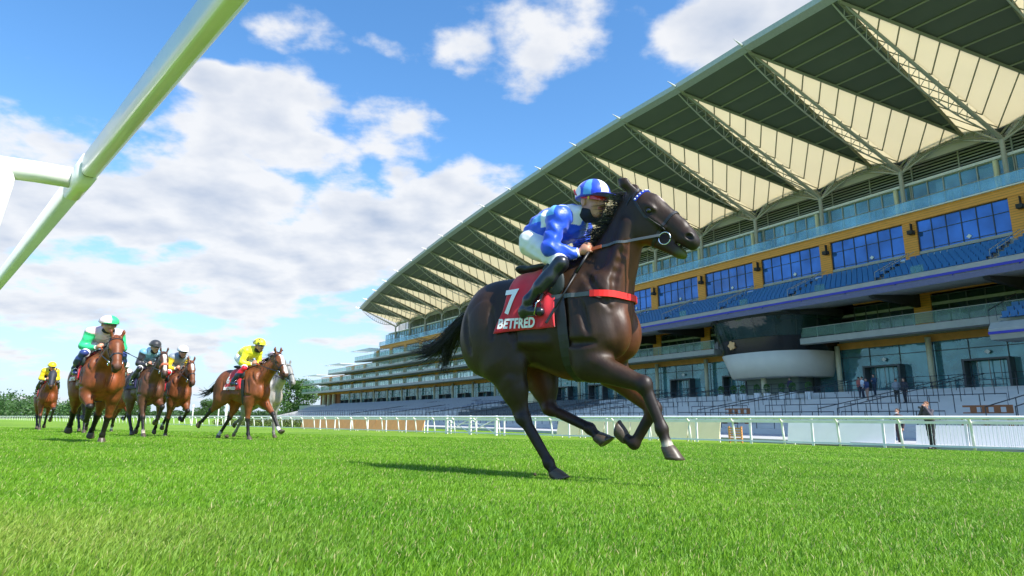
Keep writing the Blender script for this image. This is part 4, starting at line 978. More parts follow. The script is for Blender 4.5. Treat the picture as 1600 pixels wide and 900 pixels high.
        p += [rc(st_ + (fe - st_) * .25 + bk, fe + bk * .9, .015, .018, .02, c=LB), el(fe, (.042, .037, .044), .03, col=sk), rc(fe, pa, .034, .036, .02, c=sk), rc(pa, pa + (hf - pa) * .25, .036, .04, .02, c=sk)]
        hoofs.append((key, pa, hf))
    G = []
    for a_, b_, r_ in POST:
        q = a_ + (b_ - a_) * np.linspace(0, 1, 7)[:, None]; q, _g = snap(p, q, r_ * .25)
        rr = r_ * np.sin(np.linspace(.25, math.pi - .25, 7)) ** .5
        G += [cut(rc(q[i], q[i + 1], rr[i], rr[i + 1], .035)) for i in range(6)]
    return p + G, H, hoofs, hp

def build_hoof(pa, hf, parent, h=None):
    ax = hf - pa; L = np.linalg.norm(ax); ax = ax / L; y = np.array([0, 1., 0]); fx = np.cross(y, ax) * 1.; n = 18; V = []; 
    fx /= np.linalg.norm(fx); fx = -fx if fx @ np.array([1, 0, 0]) < 0 and abs(fx[0]) > .2 else fx
    prof = [(.036, -.012), (.043, .0), (.048, .03), (.055, .065), (.058, .085), (.05, .087), (.0, .080)]
    for r, hgt in prof:
        for j in range(n):
            a = 2 * math.pi * j / n; off = fx * (math.cos(a) * r * 1.12 + hgt * .35) + y * math.sin(a) * r; V.append(pa + ax * (hgt + (.012 if hgt > .06 else 0) * math.cos(a)) + off)
    F = [(i * n + j, i * n + (j + 1) % n, (i + 1) * n + (j + 1) % n, (i + 1) * n + j) for i in range(len(prof) - 1) for j in range(n)]
    o = vf_obj('hoof', [(V, F)], HOOFM, parent, True); return o

def ray_surface(prims, C, D, off, rmax=.7):
    """outermost point along each ray where the distance equals off"""
    C = np.asarray(C, float); D = np.asarray(D, float); ts = np.linspace(rmax, 0, 71); n = len(C); T = np.zeros(n); done = np.zeros(n, bool); prev = None
    for i, t in enumerate(ts):
        d = fieldv(prims, C + D * t, off); hit = (~done) & (d < 0)
        if i and hit.any(): T[hit] = t + (ts[i - 1] - t) * (-d[hit]) / (prev[hit] - d[hit] + 1e-9)
        done |= hit; prev = d
    return C + D * T[:, None]

def text_tris(txt, size, shear=0, offset=0, bold=.0):
    cu = bpy.data.curves.new('t', 'FONT'); cu.body = txt; cu.size = size; cu.shear = shear; cu.offset = offset; cu.align_x = 'CENTER'; cu.resolution_u = 3; cu.space_character = 1.06
    o = bpy.data.objects.new('t', cu); COL.objects.link(o); dg = bpy.context.evaluated_depsgraph_get(); me = bpy.data.meshes.new_from_object(o.evaluated_get(dg))
    import bmesh
    bm = bmesh.new(); bm.from_mesh(me); bmesh.ops.triangulate(bm, faces=bm.faces[:]); bmesh.ops.remove_doubles(bm, verts=bm.verts[:], dist=1e-5)
    for _ in range(3):
        es = [e for e in bm.edges if e.calc_length() > size * .12]
        if es: bmesh.ops.subdivide_edges(bm, edges=es, cuts=1); bmesh.ops.triangulate(bm, faces=bm.faces[:])
    bm.verts.index_update(); V = np.array([v.co[:] for v in bm.verts]); F = [tuple(v.index for v in f.verts) for f in bm.faces]; bm.free()
    bpy.data.objects.remove(o); bpy.data.meshes.remove(me); return V, F

def make_horse(lab, P0, deg, po, coat, legc=(.012, .010, .009), sock={}, h=.02, blaze=None, cloth=(.5, .01, .02), num=None, noseband=LEATH, nosecol=None, hood=False, main=False, tailp=None, hair=None, pitch=0):
    hair = hair or HAIR
    root = thing('horse', lab, 'horse', P0, -R(deg), 'racehorses galloping on the turf')
    prims, H, hoofs, hp = horse_prims(po, coat, legc, sock)
    V, F = surface(prims, h); C = primcol(prims, V, coat)
    nz_ = vnoise(V, 6) * .5 + vnoise(V, 17, 3) * .3
    C *= (1 + .22 * nz_)[:, None]
    # redder coat on breast, throat and inner legs, with the sunlit glow painted in
    sun_warm = np.clip((V[:, 0] - .42) / .2, 0, 1) * (V[:, 2] > .78) * (V[:, 2] < 1.75) * np.clip(1 - np.abs(V[:, 1]) / .24, 0, 1) * (V[:, 0] < .8) + np.clip((.13 - np.abs(V[:, 1])) / .05, 0, 1) * (V[:, 2] < .95) * (V[:, 2] > .45)
    sun_warm = np.clip(sun_warm, 0, 1)[:, None] * (1. if main else .2); C = C * (1 + sun_warm * np.array([3.6, 1.7, 1.0]))
    # darker muzzle, ears and points are coat markings
    hl = (V - H.o) @ H.M
    mz = np.clip((hl[:, 0] - .56) / .08, 0, 1) * (np.abs(hl[:, 1]) < .1) * (np.abs(hl[:, 2]) < .25); C = C * (1 - mz[:, None] * .75) + mz[:, None] * .75 * np.array(nosecol or (.02, .016, .015))
    nd = np.linalg.norm((np.stack([hl[:, 0] - .618, np.abs(hl[:, 1]) - .05, hl[:, 2] - .002], 1)) / np.array([1.3, 1., 1.]), axis=1) < .021; C[nd] = (.006, .004, .004)
    if main:
        cd_ = (np.linalg.norm(V - np.array(po['FN'][3]), axis=1) < .05) & (V[:, 2] > .2); C[cd_] = (.42, .38, .30)
        gr = mz * np.clip((-.07 - hl[:, 2]) / .03, 0, 1); C = C * (1 - gr[:, None] * .5) + gr[:, None] * .5 * np.array([.16, .17, .02])
    if blaze:
        a0, a1, w, bc = blaze; b = (hl[:, 0] > a0) & (hl[:, 0] < a1) & (hl[:, 2] > .0) & (np.abs(hl[:, 1]) < w * (1 + .3 * vnoise(V, 30))); C[b] = bc
    C = smoothcols(C, F, len(V), 3 if h < .015 else 1)
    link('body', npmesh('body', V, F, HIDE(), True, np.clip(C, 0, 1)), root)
    for key, pa, hf in hoofs: build_hoof(pa, hf, root)
    for s in (-1, 1):
        m = MB().lathe(H(.245, .082 * s, .004) , [(.001, -.023), (.014, -.018), (.021, -.008), (.023, .0), (.021, .008), (.014, .018), (.001, .023)], 12, tuple(H.M[:, 1])); m.build('eye', EYEM, root, True)
    # tail
    tp = tailp or [(-.96, 0, 1.33), (-1.10, 0, 1.30), (-1.3, 0, .98), (-1.62, 0, 1.06)]
    n = 900 if main else 110; paths = []
    for i in range(n):
        j = RNG.normal(0, 1, 3); f = RNG.uniform(.45, 1.05); q = [np.array(tp[0]) + j * .016, np.array(tp[1]) + j * .022, np.array(tp[2]) + j * np.array([.03, .035, .035]), np.array(tp[3]) + RNG.normal(0, 1, 3) * np.array([.07, .06, .075])]
        if RNG.random() < .3 and main: q[3] = np.array([-1.27, 0, .86]) + RNG.normal(0, 1, 3) * .04; q[2] = np.array([-1.24, 0, 1.03]) + j * .04
        b = bez(q, 14); b = b[0] + (b - b[0]) * 1.0; k = int(5 + 9 * f); bb_ = bez(q, 14); tt = np.linspace(0, min(f, 1), 14)
        full = bez(q, 60); paths.append(full[(tt * 59).astype(int)] + RNG.normal(0, .002, (14, 3)))
    strands(paths, .0042 if main else .010, 'tail', hair, root)
    # mane
    poll = np.array(po['poll'], float); wi = np.array([.16, 0, 1.63]); paths = []; n = 800 if main else 90
    cm = poll * .55 + wi * .45 + np.array([.0, 0, -.05])
    for i in range(n):
        t = RNG.uniform(0, 1); c0 = bez([wi, cm, H(.03, 0, .07)], 2)[0] if False else (1 - t) ** 2 * wi + 2 * t * (1 - t) * cm + t * t * H(.03, 0, .07)
        c0 = c0 + np.array([-.01, RNG.normal(0, .018), .0]); L = RNG.uniform(.07, .18) * (1 + .15 * t)
        sd = RNG.choice([-1, 1], p=[.55, .45]); up = RNG.uniform(.0, .35) + .15 * t
        d1 = np.array([-.75, .35 * sd, up]); d2 = np.array([-1.1 + RNG.normal(0, .12), sd * RNG.uniform(.15, .6), up * .6 - (1 - t) * RNG.uniform(.2, .75) + RNG.normal(0, .10)])
        paths.append(bez([c0, c0 + d1 * L * .45, c0 + d2 * L], 9))
    for i in range(16 if main else 8):
        c0 = H(.06, RNG.normal(0, .02), .10); paths.append(bez([c0, c0 + np.array([-.06, 0, .05]), c0 + np.array([-.16, RNG.normal(0, .04), .0 + RNG.normal(0, .03)])], 9))
    strands(paths, .0032 if main else .008, 'mane', hair, root)
    if main: forelock = None
    # bridle
    br = []
    dn_ = 4 if main else 2; sw = .018 if main else .022
    noseb = [H(.40, y, c) for y, c in ((0, -.19), (-.06, -.13), (-.08, -.03), (-.06, .06), (0, .09), (.06, .06), (.08, -.03), (.06, -.13), (0, -.19))]
    br.append(strap(hp, noseb, sw * 1.25, .006, .004, dn_))
    for s in (-1, 1):
        br.append(strap(hp, [H(.04, .03 * s, .11), H(.07, .09 * s, .02), H(.25, .11 * s, -.05), H(.40, .09 * s, -.06), H(.46, .08 * s, -.08)], sw, .006, .004, dn_))
        br.append(strap(hp, [H(.05, .09 * s, .03), H(.05, .09 * s, -.12), H(.12, .05 * s, -.24), H(.15, 0, -.24)], sw * .7, .005, .006, dn_))
    b = vf_obj('bridle', br, LEATH, root)
    bw = strap(hp, [H(.10, y, c) for y, c in ((-.10, .01), (-.085, .06), (-.05, .105), (0, .125), (.05, .105), (.085, .06), (.10, .01))], .024, .008, .004, dn_)
    vf_obj('browband', [bw], mat('blue_browband', (.02, .05, .45), .4) if main else LEATH, b)
    if main:
        m = MB()
        for y, c in ((-.098, .02), (-.09, .045), (-.078, .07), (-.06, .095), (-.035, .115), (-.01, .124), (.02, .122), (.045, .11)):
            q, g = snap(hp, [H(.10, y, c)], .011); m.lathe(tuple(q[0]), [(.001, -.004), (.008, 0), (.001, .005)], 6, tuple(g[0]))
        m.build('white_bead', WTEXT, b)
    if noseband is not LEATH: vf_obj('sheepskin_noseband', [strap(hp, noseb, .05, .03, .012, dn_)], noseband, b)
    for s in (-1, 1):
        c = H(.475, .082 * s, -.10); m = MB(); rr = .045; m.tube([tuple(c + H.M @ np.array([math.cos(a) * rr, 0, math.sin(a) * rr])) for a in [2 * math.pi * j / 20 for j in range(20)]], .0045 if main else .006, 6, closed=True); m.build('bit_ring', CHROME, b, True)
    if hood: vf_obj('eye_hood', [surface([q for q in hp[:3]] + [el(H(.17, 0, .0), (.19, .11, .13), .03, H.M)], .02, .012)], mat('black_hood', (.03, .03, .04), .6), root, True)
    # reins
    hand = [np.array((.27, -.075, 1.73)), np.array((.27, .075, 1.73))]
    rp = []; gp = []
    for s, hd in ((-1, hand[0]), (1, hand[1])):
        e = H(.475 + -.045, .084 * s, -.10); e = np.array(e); w0 = e + (hd - e) * .78
        mid = (e + w0) / 2 + np.array([0, .055 * s, -.01]); mid[1] = s * max(abs(mid[1]), .13)
        if main: wp = w0 + np.array([0, s * .02, 0])
        else: wp = w0
        rpt = bez([e, mid, wp], 12 if not main else 30)
        fd = fieldv(prims, rpt, .012); ins_ = fd < 0
        if ins_.any(): q_, _g = snap(prims, rpt[ins_], .012); rpt[ins_] = q_
        for _ in range(3): rpt[1:-1] = (rpt[:-2] + rpt[1:-1] * 2 + rpt[2:]) / 4
        rp.append(ribbon(rpt, np.repeat([[0, float(s), .15]], len(rpt), 0), .02, .005)); gp.append(ribbon(bez([wp, (wp + hd) / 2, hd + np.array([-.0, 0, -.005])], 6), np.repeat([[0, float(s), .15]], 6, 0), .026, .009))
    r_ = vf_obj('rein', rp, LEATHG if main else LEATH, root); vf_obj('rein_grip', gp, mat('orange_rubber', (.75, .14, .03), .6), r_)
    # saddle cloth
    body = [q for q in prims if not (q['t'] == 'rc' and q['a'][2] < 1.0) and not q.get('sub')]
    x0, x1 = -.37, .06; nx, na = (40, 64) if main else (12, 24); cm_ = REDC if cloth[0] > .3 else mat('dark_cloth', cloth, .7)
    X, A_ = np.meshgrid(np.linspace(0, 1, nx), np.linspace(-1, 1, na), indexing='ij'); ang = A_ * R(110)
    xx = x0 + (x1 - x0) * X - (.105 * np.abs(A_) ** 2) * (1 - X) + .02 * np.abs(A_) * X; cz = 1.22
    Cn = np.stack([xx.ravel(), 0 * xx.ravel(), np.full(xx.size, cz)], 1); Dn = np.stack([-.10 * np.cos(ang).ravel() * 0, np.sin(ang).ravel(), np.cos(ang).ravel()], 1)
    S_ = ray_surface(body, Cn, Dn, .014); wr = .006 * np.sin(X.ravel() * 19 + A_.ravel() * 5 + np.sin(A_.ravel() * 7)) * np.abs(A_.ravel()) ** .7 + .007 * np.sin(A_.ravel() * 3 - X.ravel() * 26) * (X.ravel() > .55)
    O_ = S_ + Dn * (wr + .004)[:, None]; I_ = S_ - Dn * .006
    idx = np.arange(nx * na).reshape(nx, na); q = np.stack([idx[:-1, :-1], idx[1:, :-1], idx[1:, 1:], idx[:-1, 1:]], -1).reshape(-1, 4)
    N_ = nx * na; ed = list(idx[:, 0]) + list(idx[-1, 1:]) + list(idx[-2::-1, -1]) + list(idx[0, -2:0:-1]); F2 = [tuple(f) for f in q[:, ::-1]] + [tuple(f + N_) for f in q] + [(ed[i], ed[(i + 1) % len(ed)], ed[(i + 1) % len(ed)] + N_, ed[i] + N_) for i in range(len(ed))]
    sc = vf_obj('saddle_cloth', [(np.concatenate([O_, I_]), F2)], cm_, root, True)
    def letter(txt, size, cx, cz_, shear, off, nm, sx=1., rot=0):
        tv, tf = text_tris(txt, size, shear, off)
        c, s_ = math.cos(rot), math.sin(rot); tx = (tv[:, 0] * sx) * c - tv[:, 1] * s_; ty = (tv[:, 0] * sx) * s_ + tv[:, 1] * c
        for sd in (-1, 1):
            P = np.stack([cx - tx * sd * 1., 0 * tx, cz_ + ty], 1) if sd > 0 else np.stack([cx + tx, 0 * tx, cz_ + ty], 1)
            aa = np.repeat([[0, float(sd), 0]], len(P), 0); Q = ray_surface(body, P, aa, .030 if main else .034, .5)
            f = tf if sd < 0 else [t[::-1] for t in tf]; vf_obj(nm, [(Q, f)], WTEXT, sc)
    if num: letter(num, .27 if main else .22, -.335, 1.27, 0, .008, 'number', .95)
    if main: letter('BETFRED', .105, -.265, 1.145, .12, .0045, 'lettering', .80, -.04)
    elif num: letter('BETFRED', .09, -.25, 1.125, .1, .004, 'lettering')
    # girth, saddle, stirrups, breast girth
    gp = []; an = np.linspace(R(60), R(300), 30); Cn = np.stack([.06 + .09 * (1 - np.cos(an - math.pi) * -1) * 0 + .10 * np.abs(np.sin((an) / 2)), 0 * an, np.full(30, 1.2)], 1); Dn = np.stack([0 * an, np.sin(an), np.cos(an)], 1)
    Q = ray_surface(body, Cn, Dn, .008, .75); gp.append(ribbon(Q, Dn, .085, .01)); vf_obj('girth', gp, LEATH, root)
    if main:
        t_ = np.linspace(-math.pi * .80, math.pi * .80, 60); P = np.stack([.25 + .42 * np.cos(t_), .26 * np.sin(t_), 1.335 - .012 * np.cos(t_) + .02 * np.abs(np.sin(t_))], 1)
        P = ray_surface(body, np.stack([.22 + 0 * t_, 0 * t_, P[:, 2]], 1), np.stack([np.cos(t_), np.sin(t_) * .72, 0 * t_], 1) / np.hypot(np.cos(t_), np.sin(t_) * .72)[:, None], .008, .8)
        D_ = np.stack([np.cos(t_), np.sin(t_), 0 * t_], 1); bs = vf_obj('breast_strap', [ribbon(P, D_, .032, .006)], LEATHG, root)
        k = slice(16, 44); vf_obj('red_sleeve', [ribbon(P[k] + D_[k] * .006, D_[k], .048, .012)], REDB, bs)
    sp = [el((-.16, 0, 1.655), (.24, .13, .035), .03), el((-.36, 0, 1.665), (.07, .13, .035), .03), rc((.05, .05, 1.67), (.05, -.05, 1.67), .035, .035, .03)]
    for s in (-1, 1): sp += [el((.05, .235 * s, 1.50), (.10, .028, .14), .02, rotm(0, -20, 0)), rc((.0, .13 * s, 1.63), (.04, .23 * s, 1.56), .03, .03, .04), rc((.13, .17 * s, 1.62), (.03, .255 * s, 1.42), .022, .018, .02)]
    sv, sf = surface(sp, .012 if main else .02); vf_obj('saddle', [(sv, sf)], mat('saddle_black', (.022, .03, .032), .55, var=.1), root, True)
    if main: vf_obj('saddle_trim', [ribbon(np.array([(.13, -.205, 1.60), (.10, -.245, 1.54), (.06, -.268, 1.47), (.05, -.275, 1.43)]), np.repeat([[.2, -1., .1]], 4, 0), .018, .01)], mat('tan_leather', (.60, .26, .05), .5), root)
    for s in (-1, 1):
        m = MB(); m.tube([(-.055, .295 * s, 1.215), (-.055, .335 * s, 1.225), (-.04, .335 * s, 1.31), (-.025, .305 * s, 1.34), (-.04, .27 * s, 1.31), (-.055, .26 * s, 1.225)], .007, 6, closed=True); m.build('stirrup_iron', CHROME, root, True)
        vf_obj('stirrup_leather', [ribbon(np.array([(-.025, .305 * s, 1.33), (.02, .29 * s, 1.45), (.04, .27 * s, 1.55)]), np.repeat([[0, float(s), 0]], 3, 0), .02, .006)], LEATH, root)
    return root

def surf_obj(name, prims, h, m, parent, off=0, base=(1, 1, 1), colf=None, noise=None, clip=None, it=0):
    V, F = surface(prims, h, off, noise, clip); C = None
    C = colf(V) if colf else np.repeat([base], len(V), 0)
    if it: C = smoothcols(C, F, len(V), it)
    return link(name, npmesh(name, V, F, m, True, C), parent)
SILK = lambda: mat('silk', (0, 0, 0), .42, var=.06, scale=14, attr='tint', spec=.5, sheen=.2, bump=.5, bdist=.012); CLOTHM = lambda: mat('matte_cloth', (0, 0, 0), .7, var=.06, scale=9, attr='tint', bump=.2)
SKINA = lambda: mat('skin_tone', (0, 0, 0), .45, var=.08, scale=20, attr='tint')

def face_prims(c, M):
    q = []
    P = lambda x, y, z: np.array(c) + M @ np.array([x, y, z])
    sc_ = np.linalg.norm(M[:, 0]); M0 = M / sc_
    E_ = lambda cc, r, k=.02: q.append(el(P(*cc), np.array(r) * sc_, k, M0)); Rr = lambda a, b, ra, rb, k=.015: q.append(rc(P(*a), P(*b), ra * sc_, rb * sc_, k))
    E_((-.005, 0, .03), (.10, .078, .10), .03); E_((.025, 0, -.045), (.068, .06, .075), .03); E_((.065, 0, -.095), (.026, .026, .02), .02)
    Rr((.088, 0, .018), (.112, 0, -.028), .010, .015, .014); 
    for s in (-1, 1): E_((.104, .012 * s, -.033), (.011, .008, .008), .008); E_((.06, .038 * s, -.03), (.028, .022, .022), .02); E_((-.005, .080 * s, -.005), (.022, .010, .034), .008); E_((.08, .03 * s, .03), (.018, .024, .009), .012)
    E_((.092, 0, -.058), (.012, .024, .006), .006); E_((.089, 0, -.070), (.012, .021, .007), .006)
    for s in (-1, 1): q.append(cut(el(P(.098, .031 * s, .008), (.014, .017, .010), .01, M0)))
    return q, P
def hand_prims(wr, hd, s, fine):
    """closed fist round a rein: palm, four bent fingers, thumb. s = side"""
    wr = np.array(wr, float); hd = np.array(hd, float); f = hd - wr; f /= np.linalg.norm(f); up = np.array([0, 0, 1.]); sd = np.cross(up, f) ; sd /= np.linalg.norm(sd); up = np.cross(f, sd); inn = -sd * s
    W = lambda a, b, c: hd + f * a + inn * b + up * c
    q = [rc(wr, W(-.03, 0, 0), .025, .028, .03), el(W(-.005, -.008, 0), (.04, .03, .04), .02)]
    for j in range(4):
        z = .033 - j * .021; L = (1, 1.06, 1, .86)[j]; r = .0098 if j < 3 else .0085
        a, b, c, d = W(.028, -.018, z), W(.048 * L, .012, z - .001), W(.034 * L, .034 * L, z - .002), W(.008, .034, z - .003)
        q += [rc(a, b, r * 1.1, r, .008), rc(b, c, r, r * .95, .005), rc(c, d, r * .95, r * .8, .005)]
    q += [rc(W(-.02, .005, .035), W(.012, .012, .052), .012, .0105, .01), rc(W(.012, .012, .052), W(.035, .022, .048), .0105, .009, .006)]
    return q

def make_jockey(lab, P0, deg, silk, sleeve, capf, breech=(.80, .80, .78), boot=(.02, .022, .028), h=.014, main=False, yaw=0., sk=(.50, .24, .15), epaul=None, boottop=None, goggle=(.05, .05, .06), mask=True, dz=0., lift=0.):
    root = thing('person', lab, 'person', (P0[0], P0[1], P0[2] + dz), -R(deg), 'jockeys riding the racehorses')
    Hc = np.array([.29, -.005, 2.13 + lift]); M = rotm(0, 8, yaw) * 1.12; fp, FP = face_prims(Hc, M); FPm = M; M = M / 1.12
    sh = [(.07, .175 * s, 2.01) for s in (-1, 1)]; elb = [(.035, .25 * s, 1.74) for s in (-1, 1)]; wr = [(.185, .125 * s, 1.705) for s in (-1, 1)]; hd = [(.262, .085 * s, 1.732) for s in (-1, 1)]
    legs = []; arm = []; tor = []; pel = []; bo = []
    tor += [rc((-.21, 0, 1.93), (.05, 0, 2.0), .135, .14, .06, 1.12), el((-.09, 0, 2.02), (.17, .15, .11), .06), rc((.06, 0, 2.02), (.16, 0, 2.06), .085, .06, .05)]
    for i, s in enumerate((-1, 1)):
        tor.append(el(sh[i], (.075, .07, .07), .05)); arm += [rc(sh[i], elb[i], .070, .052, .05), rc(elb[i], wr[i], .050, .033, .03)]
        pel += [rc((-.23, .085 * s, 1.86), (.10, .215 * s, 1.63), .11, .056, .05), rc((.10, .215 * s, 1.63), (.10, .23 * s, 1.58), .052, .048, .02)]
        bo += [rc((.13, .245 * s, 1.61), (-.13, .29 * s, 1.35), .060, .042, .02), rc((.04, .27 * s, 1.50), (-.02, .285 * s, 1.44), .058, .055, .04), rc((-.14, .29 * s, 1.34), (-.165, .29 * s, 1.285), .042, .038, .03), rc((-.195, .288 * s, 1.265), (-.03, .292 * s, 1.248), .034, .031, .03), rc((-.19, .288 * s, 1.25), (-.19, .288 * s, 1.24), .03, .03, .02)]
    pel += [el((-.235, 0, 1.885), (.115, .145, .13), .06)]
    core = [rc(a['a'], a['b'], a['ra'] * .8, a['rb'] * .8, a['k']) if a['t'] == 'rc' else el(a['p'], a['r'] * .8, a['k']) for a in tor + arm + pel + bo]
    core += [rc((.13, 0, 2.03), Hc + M @ np.array([-.02, 0, -.06]), .06, .052, .03)] + fp
    skc = lambda V: np.repeat([sk], len(V), 0) * (1 + .1 * vnoise(V, 40))[:, None]
    Vc, Fc = surface([q for q in core], h); parts = [(Vc, Fc)]
    if main:
        cut_ = lambda X, Y, Z: .0 * X + .0 * Y + .0 * Z - 1
        parts = [surface(core[:-len(fp)], .012), surface(fp + [rc((.15, 0, 2.04), Hc + M @ np.array([-.02, 0, -.06]), .055, .05, .03)], .0055)]
    for i, s in enumerate((-1, 1)): parts.append(surface(hand_prims(wr[i], hd[i], s, main), .0045 if main else .009))
    V, F = joinVF(parts); V = np.array(V); C = skc(V)
    if True:
        l = (V - Hc) @ M; lip = (np.abs(l[:, 1]) < .026) & (l[:, 0] > .08) & (np.abs(l[:, 2] + .064) < .010); C[lip] = (.42, .12, .10)
    link('body', npmesh('body', V, np.array(F), SKINA(), True, C), root)
    # clothing
    wn = (lambda X, Y, Z: .0035 * np.sin(X * 55 + Y * 25 + np.sin(Z * 40) * 1.6) + .003 * np.sin(Z * 60 + X * 32 + np.sin(Y * 45) * 1.5)) if main else (lambda X, Y, Z: .003 * np.sin(X * 45 + Z * 40) + 0 * Y)
    def shc(V):
        C = np.repeat([silk], len(V), 0).astype(float); dA = np.min([pdist(a, V[:, 0], V[:, 1], V[:, 2]) for a in arm], 0); dT = np.min([pdist(a, V[:, 0], V[:, 1], V[:, 2]) for a in tor], 0)
        C[dA < dT] = sleeve
        if epaul is not None:
            for i, s in enumerate((-1, 1)):
                q = V - np.array(sh[i]); band = (np.abs(V[:, 1] * s - .125 + (V[:, 0] - .05) * .35) < .034) & (V[:, 2] > 1.95) & (V[:, 0] > -.10); C[band] = epaul
                top = (V[:, 2] > 2.0) & (V[:, 1] * s > .15) & (V[:, 0] < .09) & ~band; C[top] = (.14, .46, .92)
        return C
    surf_obj('silks', tor + arm, .008 if main else h, SILK(), root, .012, colf=shc, noise=wn)
    surf_obj('breeches', pel, .009 if main else h, CLOTHM(), root, .008, base=breech, noise=wn)
    btc = lambda V: np.where((V[:, 2] > 1.49)[:, None], np.array(boottop if boottop else boot), np.array(boot))
    surf_obj('boot', [b for i, b in enumerate(bo) if i < 5], .008 if main else h, mat('boot_leather', (0, 0, 0), .28, var=.1, attr='tint', coat=.4), root, .004, colf=btc); surf_obj('boot', bo[5:], .008 if main else h, mat('boot_leather', (0, 0, 0), .28, var=.1, attr='tint', coat=.4), root, .004, colf=btc)
    for i in (0, 1):
        cuf = MB(); a = np.array(wr[i]); b_ = a + (np.array(hd[i]) - a) * .35; cuf.tube([tuple(a - (b_ - a) * .3), tuple(b_)], .038, 12); cuf.build('cuff', WTEXT, root, True)
    if main:
        for s in (-1, 1): MB().lathe(FP(.089, .031 * s, .008), [(.001, -.011), (.009, -.006), (.011, 0), (.009, .006), (.001, .011)], 10, tuple(M[:, 0])).build('eye', EYEM, root, True)
    # helmet with peak
    inv = lambda X, Y, Z: ((X - Hc[0]) * M[0, 2] + (Y - Hc[1]) * M[1, 2] + (Z - Hc[2]) * M[2, 2])
    shell = [el(FP(-.012, 0, .055), (.156, .130, .126), .02, M)]
    clipf = lambda X, Y, Z: -(inv(X, Y, Z) - .028) + .25 * ((X - Hc[0]) * M[0, 0] + (Y - Hc[1]) * M[1, 0] + (Z - Hc[2]) * M[2, 0]) * .12
    hm = surf_obj('helmet', shell, .006 if main else h * .8, SILK(), root, 0, colf=lambda V: capf((V - Hc) @ M), clip=clipf)
    surf_obj('peak', [el(FP(.120, 0, .034), (.095, .10, .010), .01, M)], .006 if main else h * .7, SILK(), hm, 0, base=tuple(capf(np.array([[.13, .0, .04]]))[0]) if not main else (.01, .03, .40))
    if mask: surf_obj('neck_gaiter', [el(FP(.0, 0, -.085), (.095, .082, .062), .02, M), rc((.16, 0, 2.05), FP(-.01, 0, -.08), .066, .06, .03)], .007 if main else h, mat('black_knit', (.012, .013, .016), .8), root, 0, clip=(lambda X, Y, Z: ((X - Hc[0]) * M[0, 0] + (Y - Hc[1]) * M[1, 0] + (Z - Hc[2]) * M[2, 0]) - .052))
    # goggles
    gm = mat('goggle_%.2f_%.2f' % goggle[:2], goggle, .15, var=.02, coat=.6)
    m = MB(); pts = []
    for j in range(15):
        a = R(-100 + 200 * j / 14); pts.append(tuple(FP(.004 + .103 * math.cos(a), .088 * math.sin(a), .012 + .05 * (1 - math.cos(a)) * .35)))
    g = vf_obj('goggles', [ribbon(np.array(pts[3:12]), np.array([(np.array(p) - FP(0, 0, .01)) / np.linalg.norm(np.array(p) - FP(0, 0, .01)) for p in pts[3:12]]), .036, .010)], gm, root)
    for s in (-1, 1): vf_obj('goggle_strap', [ribbon(np.array([FP(.05, s * .088, .012), FP(.0, s * .094, .02), FP(-.06, s * .115, .05), FP(-.10, s * .10, .09)]), np.repeat([[0, float(s), 0]], 4, 0), .014, .004)], gm, g)
    if main:
        for s in (-1, 1): MB().lathe(FP(.055, .085 * s, .012), [(.001, -.003), (.014, 0), (.001, .006)], 12, tuple(M[:, 1] * s)).build('strap_button', mat('yellow_button', (.75, .50, .02), .4), g)
    return root
def whip(lab, P0, deg, a, b, grp=None):
    g = thing('whip', lab, 'whip', P0, -R(deg)); a = Vector(a); b = Vector(b)
    MB().tube([a, a.lerp(b, .3)], .011, 8).build('handle', LEATH, g, True); MB().tube([a.lerp(b, .3), a.lerp(b, .8)], [.008, .006], 8).build('shaft', LEATH, g, True); MB().tube([a.lerp(b, .8), b], .012, 6).build('flap', LEATH, g)
    return g
POSE_MAIN = dict(poll=(.60, 0, 2.10), muzzle=(1.10, 0, 1.68),
    HN=[(-.37, -.17, .88), (-.295, -.14, .455), (-.08, -.12, .125), (-.035, -.12, .065), (.01, -.12, .0)],
    HF=[(-.28, .17, .86), (-.235, .15, .53), (.14, .13, .375), (.205, .13, .32), (.265, .13, .26)],
    FN=[(.32, -.17, .84), (.735, -.17, .685), (.845, -.16, .385), (.885, -.16, .27), (.905, -.16, .17)],
    FF=[(.31, .16, .82), (.665, .14, .525), (.50, .13, .275), (.435, .13, .315), (.35, .13, .36)])
def cap_main(l):
    a = np.arctan2(l[:, 1], l[:, 0] - (-.012)); C = np.repeat([(.01, .06, .66)], len(l), 0).astype(float)
    k = np.floor((np.degrees(a) + 360 + 12) / 30).astype(int) % 4; C[k == 0] = (.82, .83, .86); C[k == 2] = (.09, .36, .80)
    C[(np.hypot(l[:, 0] + .045, l[:, 2] - .065) < .048) & (np.abs(l[:, 1]) > .04)] = (.82, .83, .86); C[l[:, 2] < .038] = (.01, .03, .42); return C
def main_pair():
    P0 = (.4107, 5.0099, -.4726)
    make_horse('near black brown racehorse at full gallop wearing the red number 7 cloth', P0, 36, POSE_MAIN, (.030, .0145, .006), legc=(.018, .010, .007), h=.0105, blaze=(.20, .27, .022, (.6, .5, .45)), num='7', main=True)  # blaze here paints the pale forehead highlight into the coat colour
    make_jockey('jockey in royal blue and white silks crouched on the near dark horse', P0, 36, (.012, .085, .72), (.012, .085, .72), cap_main, h=.012, main=True, yaw=-24, epaul=(.78, .80, .84), goggle=(.62, .02, .02), boot=(.012, .015, .022))
    whip('black riding whip hanging down in front of the red number 7 cloth', P0, 36, (.30, -.115, 1.70), (.045, -.33, 1.15))
main_pair()
def mirror(po):
    q = dict(po); fl = lambda J: [(a, -b, c) for a, b, c in J]
    q['HN'], q['HF'], q['FN'], q['FF'] = fl(po['HF']), fl(po['HN']), fl(po['FF']), fl(po['FN']); return q
UP = (-.09, .07, .15)
